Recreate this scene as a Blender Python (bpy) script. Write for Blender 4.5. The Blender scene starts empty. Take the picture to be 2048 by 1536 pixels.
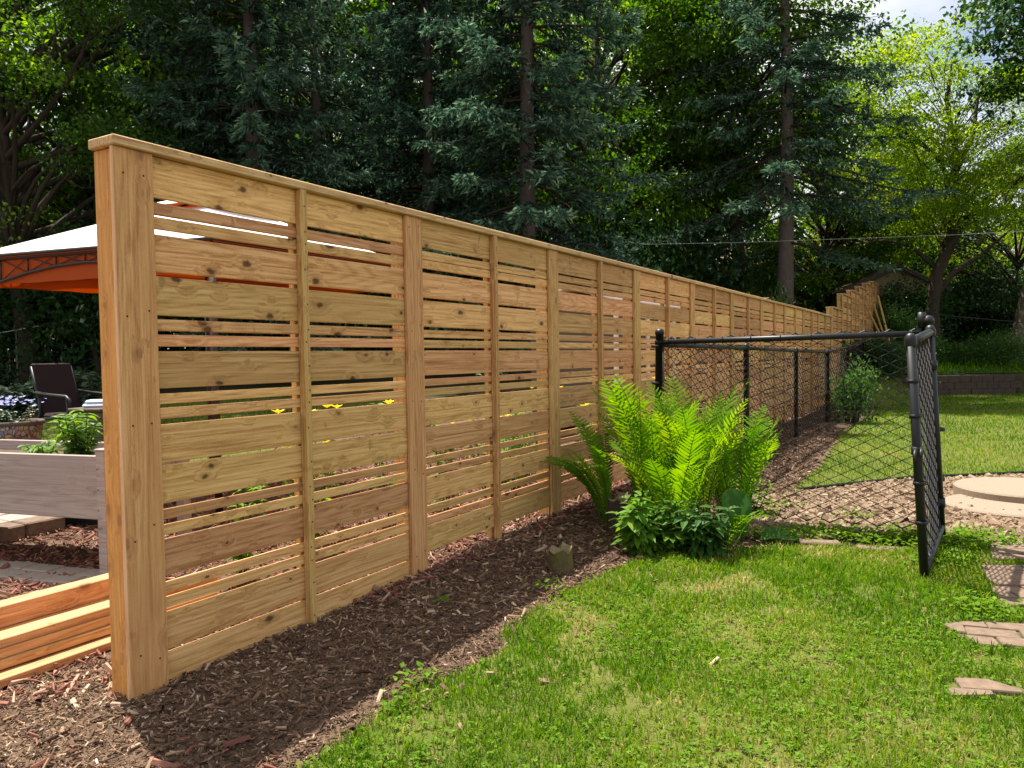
import bpy, math, random
import numpy as np
from mathutils import Matrix, Vector

# ------------------------------------------------------------------ camera, sky, sun, exposure
scene = bpy.context.scene
COL = scene.collection
CAM_H = 1.27
FPX = 1540.0                       # focal length in pixels of the 2048 px wide photograph
cam_data = bpy.data.cameras.new("camera")
cam = bpy.data.objects.new("camera", cam_data)
COL.objects.link(cam)
scene.camera = cam
cam_data.sensor_width = 36.0
cam_data.lens = 36.0 * FPX / 2048.0
cam_data.clip_start = 0.05
cam_data.clip_end = 1000.0
CAM_M = (Matrix.Translation((0, 0, CAM_H)) @ Matrix.Rotation(math.radians(90 - 1.97), 4, 'X')
         @ Matrix.Rotation(-0.016, 4, 'Z'))
cam.matrix_world = CAM_M

SUN_EL = math.radians(69)
SUN_AZ = math.atan2(-0.62, 0.785)          # clockwise from +Y
SUN_DIR = Vector((math.cos(SUN_EL) * math.sin(SUN_AZ), math.cos(SUN_EL) * math.cos(SUN_AZ), math.sin(SUN_EL)))
world = bpy.data.worlds.new("World")
scene.world = world
world.use_nodes = True
wt = world.node_tree
wt.nodes.clear()
w_out = wt.nodes.new("ShaderNodeOutputWorld")
w_bg = wt.nodes.new("ShaderNodeBackground")
w_sky = wt.nodes.new("ShaderNodeTexSky")
w_sky.sky_type = 'NISHITA'
w_sky.sun_disc = False
w_sky.sun_elevation = SUN_EL
w_sky.sun_rotation = SUN_AZ
w_sky.air_density = 1.0
w_sky.dust_density = 1.2
w_co = wt.nodes.new("ShaderNodeTexCoord")
w_no = wt.nodes.new("ShaderNodeTexNoise")
w_no.inputs["Scale"].default_value = 2.2
w_no.inputs["Detail"].default_value = 6
w_map = wt.nodes.new("ShaderNodeMapping")
w_map.inputs["Scale"].default_value = (1, 1, 2.2)
w_rmp = wt.nodes.new("ShaderNodeMapRange")
w_rmp.inputs["From Min"].default_value = 0.33
w_rmp.inputs["From Max"].default_value = 0.52
w_mix = wt.nodes.new("ShaderNodeMix")
w_mix.data_type = 'RGBA'
w_mix.inputs["B"].default_value = (7.2, 7.2, 7.3, 1)      # sunlit cloud
wt.links.new(w_co.outputs["Generated"], w_map.inputs[0])
wt.links.new(w_map.outputs[0], w_no.inputs["Vector"])
wt.links.new(w_no.outputs["Fac"], w_rmp.inputs["Value"])
wt.links.new(w_rmp.outputs[0], w_mix.inputs["Factor"])
wt.links.new(w_sky.outputs[0], w_mix.inputs["A"])
wt.links.new(w_mix.outputs["Result"], w_bg.inputs["Color"])
wt.links.new(w_bg.outputs[0], w_out.inputs["Surface"])
w_bg.inputs["Strength"].default_value = 0.068

sun_data = bpy.data.lights.new("sun", 'SUN')
sun_data.energy = 5.0
sun_data.angle = math.radians(0.53)
sun_data.color = (1.0, 0.95, 0.86)
sun = bpy.data.objects.new("sun", sun_data)
COL.objects.link(sun)
sun.rotation_euler = (-SUN_DIR).to_track_quat('-Z', 'Y').to_euler()
sun.location = SUN_DIR * 60

vs = scene.view_settings
scene.display_settings.display_device = 'sRGB'
vs.view_transform = 'Standard'
vs.look = 'None'
vs.exposure = 1.3
vs.gamma = 1.0
vs.use_curve_mapping = False
scene.cycles.max_bounces = 6
scene.cycles.diffuse_bounces = 4
scene.cycles.glossy_bounces = 2
scene.cycles.transmission_bounces = 4
scene.cycles.transparent_max_bounces = 6
scene.cycles.sample_clamp_indirect = 6.0

# ------------------------------------------------------------------ pixel rays, terrain
R3 = CAM_M.to_3x3()
def ray(px, py):
    return (R3 @ Vector(((px - 1024) / FPX, (768 - py) / FPX, -1.0))).normalized()
def at_z(px, py, z):
    d = ray(px, py)
    k = (z - CAM_H) / d.z
    return Vector((d.x * k, d.y * k, z))
def at_y(px, py, y):
    d = ray(px, py)
    k = y / d.y
    return Vector((d.x * k, y, CAM_H + d.z * k))
_v = ray(1940, 700.5)
U = Vector((_v.x, _v.y)).normalized()                 # along the wooden fence, away from the camera
N = Vector((U.y, -U.x))                               # out of its front face
_p = at_y(240, 700, 2.85)
P0 = Vector((_p.x, 2.85))
FROT = math.atan2(U.y, U.x)
def fp(t, s, z=0.0):
    return Vector((P0.x + U.x * t + N.x * s, P0.y + U.y * t + N.y * s, z))
def sst(a, b, x):
    k = np.clip((x - a) / (b - a), 0, 1)
    return k * k * (3 - 2 * k)
WALL_Y = 21.8
def G(x, y):
    x = np.asarray(x, float); y = np.asarray(y, float)
    t = (x - P0.x) * U.x + (y - P0.y) * U.y
    s = (x - P0.x) * N.x + (y - P0.y) * N.y
    mound = 0.06 * sst(0.3, 3.5, t) * sst(-1.2, -0.2, s) * (1 - sst(0.35, 1.1, s)) - 0.02 * (1 - sst(-0.5, 1.2, t))
    hill = np.minimum(np.clip(t - 17.3, 0, 30) * 0.155, 1.75)
    right = np.where(y > WALL_Y, 0.56 + np.clip(y - WALL_Y, 0, 14) * 0.085, 0.0)
    left = np.minimum(np.clip(y - 9.0, 0, 40) * 0.115, 1.7) * (1 - sst(-2.4, -0.4, s))
    wr = sst(.6, 1.5, s)
    front = hill * (1 - wr) + right * wr
    g = np.where(s < 0, np.maximum(left, hill * sst(-4, 0, s)), front)
    bump = 0.012 * np.sin(x * 2.1 + 1.3 * y) * np.cos(y * 1.7 - x)
    return g + mound + bump
def g1(x, y):
    return float(G(x, y))
def on_g(px, py):
    z = 0.0
    for _ in range(12):
        p = at_z(px, py, z)
        z = 0.5 * z + 0.5 * g1(p.x, p.y)
    return Vector((p.x, p.y, g1(p.x, p.y)))

# ------------------------------------------------------------------ object helpers
def link(name, me, mat=None, parent=None, loc=None, rot=None):
    o = bpy.data.objects.new(name, me)
    COL.objects.link(o)
    if mat is not None and me is not None and len(me.materials) == 0:
        me.materials.append(mat)
    if loc is not None: o.location = loc
    if rot is not None: o.rotation_euler = rot
    if parent is not None: o.parent = parent
    return o
def set_mat(o, mat):
    """material on the object, so that things sharing one mesh can differ"""
    if len(o.data.materials) == 0: o.data.materials.append(mat)
    o.material_slots[0].link = 'OBJECT'
    o.material_slots[0].material = mat
    return o
def tag(o, label=None, cat=None, group=None, kind=None):
    if label: o["label"] = label
    if cat: o["category"] = cat
    if group: o["group"] = group
    if kind: o["kind"] = kind
    return o
def thing(name, label, cat, loc=(0, 0, 0), rz=0.0, group=None):
    o = bpy.data.objects.new(name, None)
    o.empty_display_size = 0.1
    COL.objects.link(o)
    o.location = loc
    o.rotation_euler = (0, 0, rz)
    return tag(o, label, cat, group)
def copy_tree(o, parent=None):
    c = o.copy()
    COL.objects.link(c)
    c.parent = parent
    for ch in list(o.children):
        copy_tree(ch, c)
    return c

class MB:
    """collects vertices and faces, builds one mesh; optional per-vertex 'tint' in 0..1"""
    def __init__(self):
        self.v = []; self.q = []; self.t = []; self.tint = []; self.n = 0
    def add(self, verts, quads=None, tris=None, tint=0.5):
        verts = np.asarray(verts, float).reshape(-1, 3)
        k = len(verts)
        self.v.append(verts)
        self.tint.append(np.broadcast_to(np.asarray(tint, float), (k,)).copy())
        if quads is not None and len(quads): self.q.append(np.asarray(quads, np.int64) + self.n)
        if tris is not None and len(tris): self.t.append(np.asarray(tris, np.int64) + self.n)
        self.n += k
        return self
    def box(self, c, d, bev=0.0, rz=0.0, M=None, tint=0.5):
        hx, hy, hz = d[0] / 2, d[1] / 2, d[2] / 2
        if bev <= 0:
            P = np.array([[x, y, z] for z in (-hz, hz) for y in (-hy, hy) for x in (-hx, hx)])
            Q = [[0, 2, 3, 1], [4, 5, 7, 6], [0, 1, 5, 4], [2, 6, 7, 3], [0, 4, 6, 2], [1, 3, 7, 5]]
            T = []
        else:
            b = min(bev, hx * .9, hy * .9, hz * .9)
            P = []; idx = {}
            for sx in (-1, 1):
                for sy in (-1, 1):
                    for sz in (-1, 1):
                        for a in range(3):
                            p = [sx * (hx - b), sy * (hy - b), sz * (hz - b)]
                            p[a] = (sx * hx, sy * hy, sz * hz)[a]
                            idx[(sx, sy, sz, a)] = len(P); P.append(p)
            P = np.array(P); Q = []; T = []
            for a in range(3):
                o1, o2 = [k for k in range(3) if k != a]
                for s in (-1, 1):
                    f = []
                    for e1, e2 in ((-1, -1), (1, -1), (1, 1), (-1, 1)):
                        k = [0, 0, 0]; k[a] = s; k[o1] = e1; k[o2] = e2
                        f.append(idx[(k[0], k[1], k[2], a)])
                    flip = (s < 0) ^ (a == 1)
                    Q.append(f[::-1] if flip else f)
            for a in range(3):
                o1, o2 = [k for k in range(3) if k != a]
                for s1 in (-1, 1):
                    for s2 in (-1, 1):
                        k1 = [0, 0, 0]; k1[o1] = s1; k1[o2] = s2
                        lo = list(k1); lo[a] = -1; hi = list(k1); hi[a] = 1
                        f = [idx[(*lo, o1)], idx[(*hi, o1)], idx[(*hi, o2)], idx[(*lo, o2)]]
                        pc = np.array([P[i] for i in f]); nn = np.cross(pc[1] - pc[0], pc[2] - pc[0])
                        Q.append(f if nn @ pc.mean(0) > 0 else f[::-1])
            for sx in (-1, 1):
                for sy in (-1, 1):
                    for sz in (-1, 1):
                        f = [idx[(sx, sy, sz, a)] for a in range(3)]
                        pc = np.array([P[i] for i in f]); nn = np.cross(pc[1] - pc[0], pc[2] - pc[0])
                        T.append(f if nn @ pc.mean(0) > 0 else f[::-1])
        if M is not None:
            A = np.array(M); P = P @ A[:3, :3].T + A[:3, 3]
        if rz:
            cz, sz_ = math.cos(rz), math.sin(rz)
            P = P @ np.array([[cz, sz_, 0], [-sz_, cz, 0], [0, 0, 1]])
        return self.add(P + np.asarray(c, float), Q, T, tint)
    def tube(self, pts, rad, n=8, cap=True, tint=0.5, closed=False):
        pts = np.asarray(pts, float); m = len(pts)
        rad = np.broadcast_to(np.asarray(rad, float), (m,))
        tan = np.gradient(pts, axis=0) if not closed else np.roll(pts, -1, 0) - np.roll(pts, 1, 0)
        tan /= np.linalg.norm(tan, axis=1)[:, None] + 1e-12
        up = np.array([0, 0, 1.0]) if abs(tan[0][2]) < 0.9 else np.array([1.0, 0, 0])
        a = np.cross(up, tan[0]); a /= np.linalg.norm(a)
        V = np.zeros((m, n, 3)); th = np.arange(n) * 2 * math.pi / n
        for i in range(m):
            a = a - tan[i] * (a @ tan[i]); a /= np.linalg.norm(a) + 1e-12
            b = np.cross(tan[i], a)
            V[i] = pts[i] + rad[i] * (np.cos(th)[:, None] * a + np.sin(th)[:, None] * b)
        Q = []
        for i in range(m if closed else m - 1):
            i2 = (i + 1) % m
            for j in range(n):
                j2 = (j + 1) % n
                Q.append([i * n + j, i * n + j2, i2 * n + j2, i2 * n + j])
        T = []
        V = V.reshape(-1, 3)
        if cap and not closed:
            V = np.vstack([V, pts[0], pts[-1]])
            for j in range(n):
                j2 = (j + 1) % n
                T.append([m * n, j2, j]); T.append([m * n + 1, (m - 1) * n + j, (m - 1) * n + j2])
        return self.add(V, Q, T, tint)
    def lathe(self, prof, c=(0, 0, 0), n=16, tint=0.5):
        prof = np.asarray(prof, float); m = len(prof)
        th = np.arange(n) * 2 * math.pi / n
        V = np.zeros((m, n, 3))
        V[:, :, 0] = prof[:, 0:1] * np.cos(th); V[:, :, 1] = prof[:, 0:1] * np.sin(th); V[:, :, 2] = prof[:, 1:2]
        Q = [[i * n + j, i * n + (j + 1) % n, (i + 1) * n + (j + 1) % n, (i + 1) * n + j] for i in range(m - 1) for j in range(n)]
        return self.add(V.reshape(-1, 3) + np.asarray(c, float), Q, None, tint)
    def leaves(self, c, d, nrm, L, W, fold=0.15, tint=0.5, curl=0.0):
        """one folded diamond leaf per row: base c, direction d, face normal nrm"""
        c = np.asarray(c, float); d = np.asarray(d, float); nrm = np.asarray(nrm, float)
        k = len(c)
        d = d / (np.linalg.norm(d, axis=1)[:, None] + 1e-9)
        sd = np.cross(d, nrm); sd /= np.linalg.norm(sd, axis=1)[:, None] + 1e-9
        nn = np.cross(sd, d)
        L = np.broadcast_to(np.asarray(L, float), (k,))[:, None]; W = np.broadcast_to(np.asarray(W, float), (k,))[:, None]
        V = np.zeros((k, 4, 3))
        V[:, 0] = c
        V[:, 1] = c + d * L * .45 + sd * W * .5 + nn * W * fold
        V[:, 2] = c + d * L - nn * L * curl
        V[:, 3] = c + d * L * .45 - sd * W * .5 + nn * W * fold
        Q = np.arange(k * 4).reshape(k, 4)
        ti = np.repeat(np.broadcast_to(np.asarray(tint, float), (k,)), 4)
        return self.add(V.reshape(-1, 3), Q, None, ti)
    def mesh(self, name, smooth=False):
        me = bpy.data.meshes.new(name)
        V = np.vstack(self.v)
        loops = []; starts = []; tot = 0
        if self.q:
            q = np.vstack(self.q); loops.append(q.ravel()); starts.append(np.arange(len(q)) * 4); tot = len(q) * 4
        if self.t:
            t = np.vstack(self.t); loops.append(t.ravel()); starts.append(tot + np.arange(len(t)) * 3)
        loops = np.concatenate(loops); starts = np.concatenate(starts)
        me.vertices.add(len(V)); me.vertices.foreach_set("co", V.ravel())
        me.loops.add(len(loops)); me.loops.foreach_set("vertex_index", loops.astype(np.int32))
        me.polygons.add(len(starts)); me.polygons.foreach_set("loop_start", starts.astype(np.int32))
        me.update(calc_edges=True)
        at = me.attributes.new("tint", 'FLOAT', 'POINT')
        at.data.foreach_set("value", np.concatenate(self.tint).astype(np.float32))
        me.validate()
        me.polygons.foreach_set("use_smooth", np.full(len(me.polygons), smooth, bool))
        return me
    def build(self, name, mat, parent=None, loc=None, rot=None, smooth=False):
        return link(name, self.mesh(name, smooth), mat, parent, loc, rot)

# ------------------------------------------------------------------ material helpers
class NT:
    def __init__(self, name):
        self.m = bpy.data.materials.new(name); self.m.use_nodes = True
        self.t = self.m.node_tree; self.t.nodes.clear()
        self.out = self.t.nodes.new("ShaderNodeOutputMaterial")
    def n(self, typ, **kw):
        nd = self.t.nodes.new("ShaderNode" + typ)
        for k, v in kw.items():
            if k.startswith("i_"):
                key = k[2:].replace("_", " ")
                nd.inputs[key].default_value = v
            else: setattr(nd, k, v)
        return nd
    def l(self, a, b): self.t.links.new(a, b)
    def ramp(self, fac, stops):
        r = self.n("ValToRGB"); e = r.color_ramp.elements
        while len(e) < len(stops): e.new(0.5)
        for k, (p, c) in enumerate(stops):
            e[k].position = p; e[k].color = (*c, 1)
        self.l(fac, r.inputs[0]); return r.outputs[0]
    def noise(self, vec, scale, detail=4, rough=.55, dist=0.0):
        x = self.n("TexNoise"); x.inputs["Scale"].default_value = scale; x.inputs["Detail"].default_value = detail
        x.inputs["Roughness"].default_value = rough; x.inputs["Distortion"].default_value = dist
        if vec is not None: self.l(vec, x.inputs["Vector"])
        return x.outputs["Fac"]
    def math(self, op, a, b=None, c=None):
        x = self.n("Math"); x.operation = op
        for k, s in enumerate((a, b, c)):
            if s is None: continue
            if isinstance(s, (int, float)): x.inputs[k].default_value = s
            else: self.l(s, x.inputs[k])
        return x.outputs[0]
    def mix(self, fac, a, b, mode='MIX'):
        x = self.n("Mix"); x.data_type = 'RGBA'; x.blend_type = mode
        for key, s in (("Factor", fac), ("A", a), ("B", b)):
            sock = x.inputs[key] if key != "Factor" else x.inputs[0]
            if key != "Factor": sock = [i for i in x.inputs if i.name == key and i.type == 'RGBA'][0]
            if isinstance(s, (int, float)): sock.default_value = s
            elif isinstance(s, tuple): sock.default_value = (*s, 1)
            else: self.l(s, sock)
        return [o for o in x.outputs if o.type == 'RGBA'][0]
    def maprange(self, v, a, b, c=0.0, d=1.0, smooth=True):
        x = self.n("MapRange"); x.interpolation_type = 'SMOOTHSTEP' if smooth else 'LINEAR'
        x.inputs["From Min"].default_value = a; x.inputs["From Max"].default_value = b
        x.inputs["To Min"].default_value = c; x.inputs["To Max"].default_value = d
        self.l(v, x.inputs["Value"]); return x.outputs[0]
    def mapping(self, vec, scale=(1, 1, 1), loc=(0, 0, 0)):
        x = self.n("Mapping"); x.inputs["Scale"].default_value = scale; x.inputs["Location"].default_value = loc
        self.l(vec, x.inputs["Vector"]); return x.outputs[0]
    def bump(self, h, strength=.3, dist=.01):
        x = self.n("Bump"); x.inputs["Strength"].default_value = strength; x.inputs["Distance"].default_value = dist
        self.l(h, x.inputs["Height"]); return x.outputs[0]
    def principled(self, col, rough=.6, normal=None, metallic=0.0, spec=.5):
        b = self.n("BsdfPrincipled")
        if isinstance(col, tuple): b.inputs["Base Color"].default_value = (*col, 1)
        else: self.l(col, b.inputs["Base Color"])
        if isinstance(rough, (int, float)): b.inputs["Roughness"].default_value = rough
        else: self.l(rough, b.inputs["Roughness"])
        b.inputs["Metallic"].default_value = metallic
        b.inputs["Specular IOR Level"].default_value = spec
        if normal is not None: self.l(normal, b.inputs["Normal"])
        self.l(b.outputs[0], self.out.inputs[0]); return self.m
    def objvec(self, amount=7.0):
        """object coordinates shifted per object, so that no two pieces share their grain"""
        tc = self.n("TexCoord"); oi = self.n("ObjectInfo")
        c = self.n("CombineXYZ")
        self.l(self.math('MULTIPLY', oi.outputs["Random"], amount * 3.1), c.inputs[0])
        self.l(self.math('MULTIPLY', oi.outputs["Random"], amount * 5.7), c.inputs[1])
        self.l(self.math('MULTIPLY', oi.outputs["Random"], amount * 11.3), c.inputs[2])
        a = self.n("VectorMath"); a.operation = 'ADD'
        self.l(tc.outputs["Object"], a.inputs[0]); self.l(c.outputs[0], a.inputs[1])
        return a.outputs[0], oi.outputs["Random"]
    def tint(self):
        a = self.n("Attribute"); a.attribute_name = "tint"; return a.outputs["Fac"]

def wood(name, light, mid, dark, axis=0, knots=1.0, var=.12, rough=.75):
    """cedar: growth-ring lines along the object's axis, bent round small dark knots, rough-sawn surface"""
    m = NT(name)
    vec, rnd = m.objvec()
    def stretch(across, along):
        v = [across] * 3; v[axis] = along; return m.mapping(vec, tuple(v))
    nz = m.n("TexNoise"); nz.inputs["Scale"].default_value = 40; m.l(vec, nz.inputs["Vector"])
    nsc = m.n("VectorMath"); nsc.operation = 'SCALE'; nsc.inputs["Scale"].default_value = .22
    m.l(nz.outputs["Color"], nsc.inputs[0])
    kvec = m.n("VectorMath"); kvec.operation = 'ADD'
    m.l(stretch(13.0, 7.5), kvec.inputs[0]); m.l(nsc.outputs[0], kvec.inputs[1])
    kv = m.n("TexVoronoi"); kv.inputs["Scale"].default_value = 1.0
    m.l(kvec.outputs[0], kv.inputs["Vector"])
    sep = m.n("SeparateColor"); m.l(kv.outputs["Color"], sep.inputs[0])
    gate = m.math('GREATER_THAN', sep.outputs[0], .36)
    size = m.math('ADD', m.math('MULTIPLY', m.math('POWER', sep.outputs[1], 2.0), .19), .085)
    rel = m.math('DIVIDE', kv.outputs["Distance"], size)
    knot = m.math('MULTIPLY', m.math('MULTIPLY', m.maprange(rel, .45, 1.05, 1, 0), gate), knots)
    halo = m.math('MULTIPLY', m.maprange(rel, .6, 3.4, 1, 0), gate)
    bv = m.n("VectorMath"); bv.operation = 'ADD'
    bs = m.n("CombineXYZ"); lift = m.math('ADD', m.math('MULTIPLY', halo, 1.3), m.math('MULTIPLY', m.noise(stretch(5.0, 1.2), 1.0, 2), 1.8))
    for q in range(3):
        if q != axis: m.l(lift, bs.inputs[q])
    m.l(stretch(85, 1.1), bv.inputs[0]); m.l(bs.outputs[0], bv.inputs[1]); bent = bv.outputs[0]
    wob = m.noise(stretch(4.4, .30), 1.0, 2, .40)
    ph = m.math('ADD', m.math('MULTIPLY', wob, 190), m.math('MULTIPLY', halo, 9))
    ring = m.math('ADD', m.math('MULTIPLY', m.math('SINE', ph), .5), .5)
    line = m.maprange(m.math('POWER', ring, 2.2), 0, 1, 0, 1, False)
    streak = m.noise(bent, 1.0, 3, .6)
    fine = m.noise(stretch(230, 14.0), 1.0, 2, .65)
    saw = m.noise(stretch(120, 330), 1.0, 2, .6)
    gr = m.math('ADD', m.math('ADD', m.math('MULTIPLY', line, .085), m.math('MULTIPLY', streak, .62)), m.math('ADD', m.math('MULTIPLY', fine, .24), m.math('MULTIPLY', saw, .14)))
    col = m.ramp(gr, [(0.36, light), (.50, mid), (.68, dark)])
    big = m.noise(stretch(3.0, .8), 1.0, 3)
    col = m.mix(m.maprange(big, .45, .72, 0, .5), col, m.mix(.5, mid, dark))
    kd = tuple(.26 * c for c in dark)
    col = m.mix(m.math('MULTIPLY', halo, .38), col, tuple(.85 * c for c in dark))
    col = m.mix(m.math('MULTIPLY', knot, .95), col, kd)
    flare = m.math('MULTIPLY', m.maprange(m.noise(stretch(7.0, 16.0), 1.0, 2, .5), .70, .78, 0, 1), .5 * knots)
    col = m.mix(flare, col, tuple(.6 * c for c in dark))
    crack = m.maprange(m.noise(stretch(95, 3.0), 1.0, 2, .5), .66, .76, 0, .6)
    col = m.mix(crack, col, tuple(.55 * c for c in dark))
    hs = m.n("HueSaturation")
    m.l(m.maprange(rnd, 0, 1, 1 - var, 1 + var, False), hs.inputs["Value"])
    wn = m.n("TexWhiteNoise"); wn.noise_dimensions = '1D'; m.l(rnd, wn.inputs["W"])
    m.l(m.maprange(wn.outputs["Value"], 0, 1, .482, .508, False), hs.inputs["Hue"])
    m.l(col, hs.inputs["Color"])
    h = m.math('ADD', m.math('MULTIPLY', streak, .8), m.math('MULTIPLY', saw, .7))
    return m.principled(hs.outputs[0], rough, m.bump(h, .6, .0025), spec=.2)

def leaf_mat(name, stops, trans=.4, gloss=.06, trans_col=None, rough=.4, noise_scale=None):
    m = NT(name)
    t = m.tint()
    if noise_scale:
        ge = m.n("NewGeometry")
        t = m.math('ADD', m.math('MULTIPLY', t, .6), m.math('MULTIPLY', m.noise(ge.outputs["Position"], noise_scale, 2), .4))
    col = m.ramp(t, stops)
    d = m.n("BsdfDiffuse"); m.l(col, d.inputs[0])
    tr = m.n("BsdfTranslucent")
    hs = m.n("HueSaturation"); hs.inputs["Value"].default_value = 1.5; hs.inputs["Saturation"].default_value = 1.12
    hs.inputs["Hue"].default_value = .488
    m.l(col, hs.inputs["Color"]); m.l(hs.outputs[0], tr.inputs[0])
    mx = m.n("MixShader"); mx.inputs[0].default_value = trans
    m.l(d.outputs[0], mx.inputs[1]); m.l(tr.outputs[0], mx.inputs[2])
    gl = m.n("BsdfGlossy"); gl.inputs["Roughness"].default_value = rough
    fr = m.n("Fresnel"); fr.inputs[0].default_value = 1.4
    m2 = m.n("MixShader"); m.l(m.math('MULTIPLY', fr.outputs[0], gloss * 10), m2.inputs[0])
    m.l(mx.outputs[0], m2.inputs[1]); m.l(gl.outputs[0], m2.inputs[2])
    m.l(m2.outputs[0], m.out.inputs[0])
    return m.m

def plain(name, col, rough=.6, var=.1, scale=30.0, bump=.2, metallic=0.0, spec=.35):
    m = NT(name); vec, rnd = m.objvec()
    n = m.noise(vec, scale, 5, .6)
    c = m.mix(n, tuple(c_ * (1 - var * 1.6) for c_ in col), tuple(min(1, c_ * (1 + var * 1.6)) for c_ in col))
    return m.principled(c, rough, m.bump(n, bump, .004), metallic, spec)

def attr_ramp(name, stops, rough=.8, bumpscale=60, bump=.4, spec=.2):
    m = NT(name); col = m.ramp(m.tint(), stops)
    vec, rnd = m.objvec(); n = m.noise(vec, bumpscale, 4, .6)
    col = m.mix(m.math('MULTIPLY', n, .5), col, m.mix(1.0, col, (.55, .55, .55), 'MULTIPLY'))
    return m.principled(col, rough, m.bump(n, bump, .004), spec=spec)

def bark(name, a, b, axis_scale=3.0, sc=14.0):
    m = NT(name); ge = m.n("NewGeometry")
    v = m.mapping(ge.outputs["Position"], (1, 1, 1 / axis_scale))
    n = m.noise(v, sc, 6, .65, .6); n2 = m.noise(ge.outputs["Position"], 2.0, 3)
    c = m.mix(n, a, b); c = m.mix(m.math('MULTIPLY', n2, .4), c, tuple(.6 * x for x in b))
    return m.principled(c, .9, m.bump(n, .9, .03), spec=.1)

M = {}
M['cedar'] = wood('cedar_board', (.75, .49, .225), (.63, .37, .145), (.38, .185, .062), var=.24)
M['cedar_trim'] = wood('cedar_trim', (.65, .43, .185), (.55, .335, .122), (.36, .18, .058), axis=2, knots=.45, var=.12)
M['cedar_end'] = wood('cedar_end_post', (.72, .39, .125), (.63, .315, .088), (.45, .20, .055), axis=2, knots=.4, var=.02)
M['cedar_cap'] = wood('cedar_cap', (.66, .46, .25), (.58, .38, .18), (.38, .22, .10), knots=.8)
M['cedar_fresh'] = wood('cedar_fresh', (.64, .41, .20), (.54, .32, .135), (.34, .17, .065), knots=.6, var=.2)
M['taupe'] = wood('taupe_stain', (.42, .355, .325), (.36, .30, .275), (.26, .21, .195), knots=.5, var=.06)
M['black'] = plain('black_vinyl', (.008, .009, .010), .46, .1, 40, .05, 0.0, .35)
M['blackwire'] = plain('black_wire', (.006, .006, .007), .5, .05, 40, .0, 0.0, .2)
M['screw'] = plain('screw_hole', (.03, .022, .018), .8)
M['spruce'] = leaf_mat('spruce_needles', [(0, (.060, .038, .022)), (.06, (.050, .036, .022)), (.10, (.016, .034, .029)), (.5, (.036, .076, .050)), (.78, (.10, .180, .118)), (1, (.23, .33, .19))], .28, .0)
M['maple'] = leaf_mat('maple_leaves', [(0, (.020, .055, .008)), (.5, (.056, .135, .015)), (.85, (.15, .265, .026)), (1, (.25, .36, .04))], .55, .012)
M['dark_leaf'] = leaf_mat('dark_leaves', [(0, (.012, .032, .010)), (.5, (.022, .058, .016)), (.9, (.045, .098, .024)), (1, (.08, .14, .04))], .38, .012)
M['locust'] = leaf_mat('locust_leaves', [(0, (.09, .18, .014)), (.5, (.17, .28, .020)), (1, (.32, .38, .03))], .6, .01)
M['shrub'] = leaf_mat('shrub_leaves', [(0, (.02, .06, .012)), (.5, (.045, .12, .02)), (1, (.10, .20, .035))], .42, .03)
M['hosta'] = leaf_mat('hosta_leaves', [(0, (.03, .07, .028)), (.6, (.07, .13, .055)), (1, (.16, .22, .11))], .3, .12)
M['fern'] = leaf_mat('fern_green', [(0, (.035, .11, .010)), (.5, (.115, .25, .018)), (1, (.26, .38, .028))], .47, .0)
M['clover'] = leaf_mat('clover_leaves', [(0, (.06, .13, .012)), (.5, (.12, .22, .022)), (1, (.20, .30, .04))], .4, .0)
M['basil'] = leaf_mat('bright_leaf', [(0, (.05, .13, .015)), (.5, (.11, .24, .025)), (1, (.20, .33, .04))], .5, .02)
M['burdock'] = leaf_mat('broad_leaf', [(0, (.03, .10, .018)), (1, (.08, .18, .035))], .35, .015)
M['grass'] = leaf_mat('grass_blades', [(0, (.035, .100, .008)), (.35, (.075, .170, .013)), (.66, (.135, .240, .020)), (.88, (.24, .27, .05)), (1, (.42, .34, .15))], .45, .0)
M['yellow'] = leaf_mat('yellow_petals', [(0, (.75, .48, .01)), (1, (.90, .68, .03))], .4, .02)
M['pink'] = leaf_mat('pink_petals', [(0, (.5, .06, .12)), (1, (.7, .2, .25))], .4, .02)
M['blueflower'] = leaf_mat('blue_petals', [(0, (.20, .22, .55)), (1, (.5, .5, .75))], .4, .02)
M['bark_spruce'] = bark('spruce_bark', (.075, .058, .052), (.17, .135, .12), 1.6, 11)
M['bark'] = bark('tree_bark', (.032, .026, .021), (.085, .066, .05))
M['bark_pale'] = bark('grey_bark', (.09, .075, .06), (.22, .18, .14), 4)
M['mulch'] = attr_ramp('mulch_chips', [(0, (.050, .029, .018)), (.35, (.105, .062, .038)), (.6, (.185, .11, .066)), (.82, (.36, .235, .145)), (1, (.56, .43, .30))], .9, 90, .5)
M['redmulch'] = attr_ramp('red_mulch_chips', [(0, (.10, .036, .028)), (.4, (.21, .078, .055)), (.7, (.31, .145, .10)), (1, (.50, .34, .24))], .85, 90, .5)
M['rock'] = attr_ramp('tan_rocks', [(0, (.13, .085, .052)), (.5, (.235, .16, .10)), (1, (.36, .27, .19))], .9, 40, .5)

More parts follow.
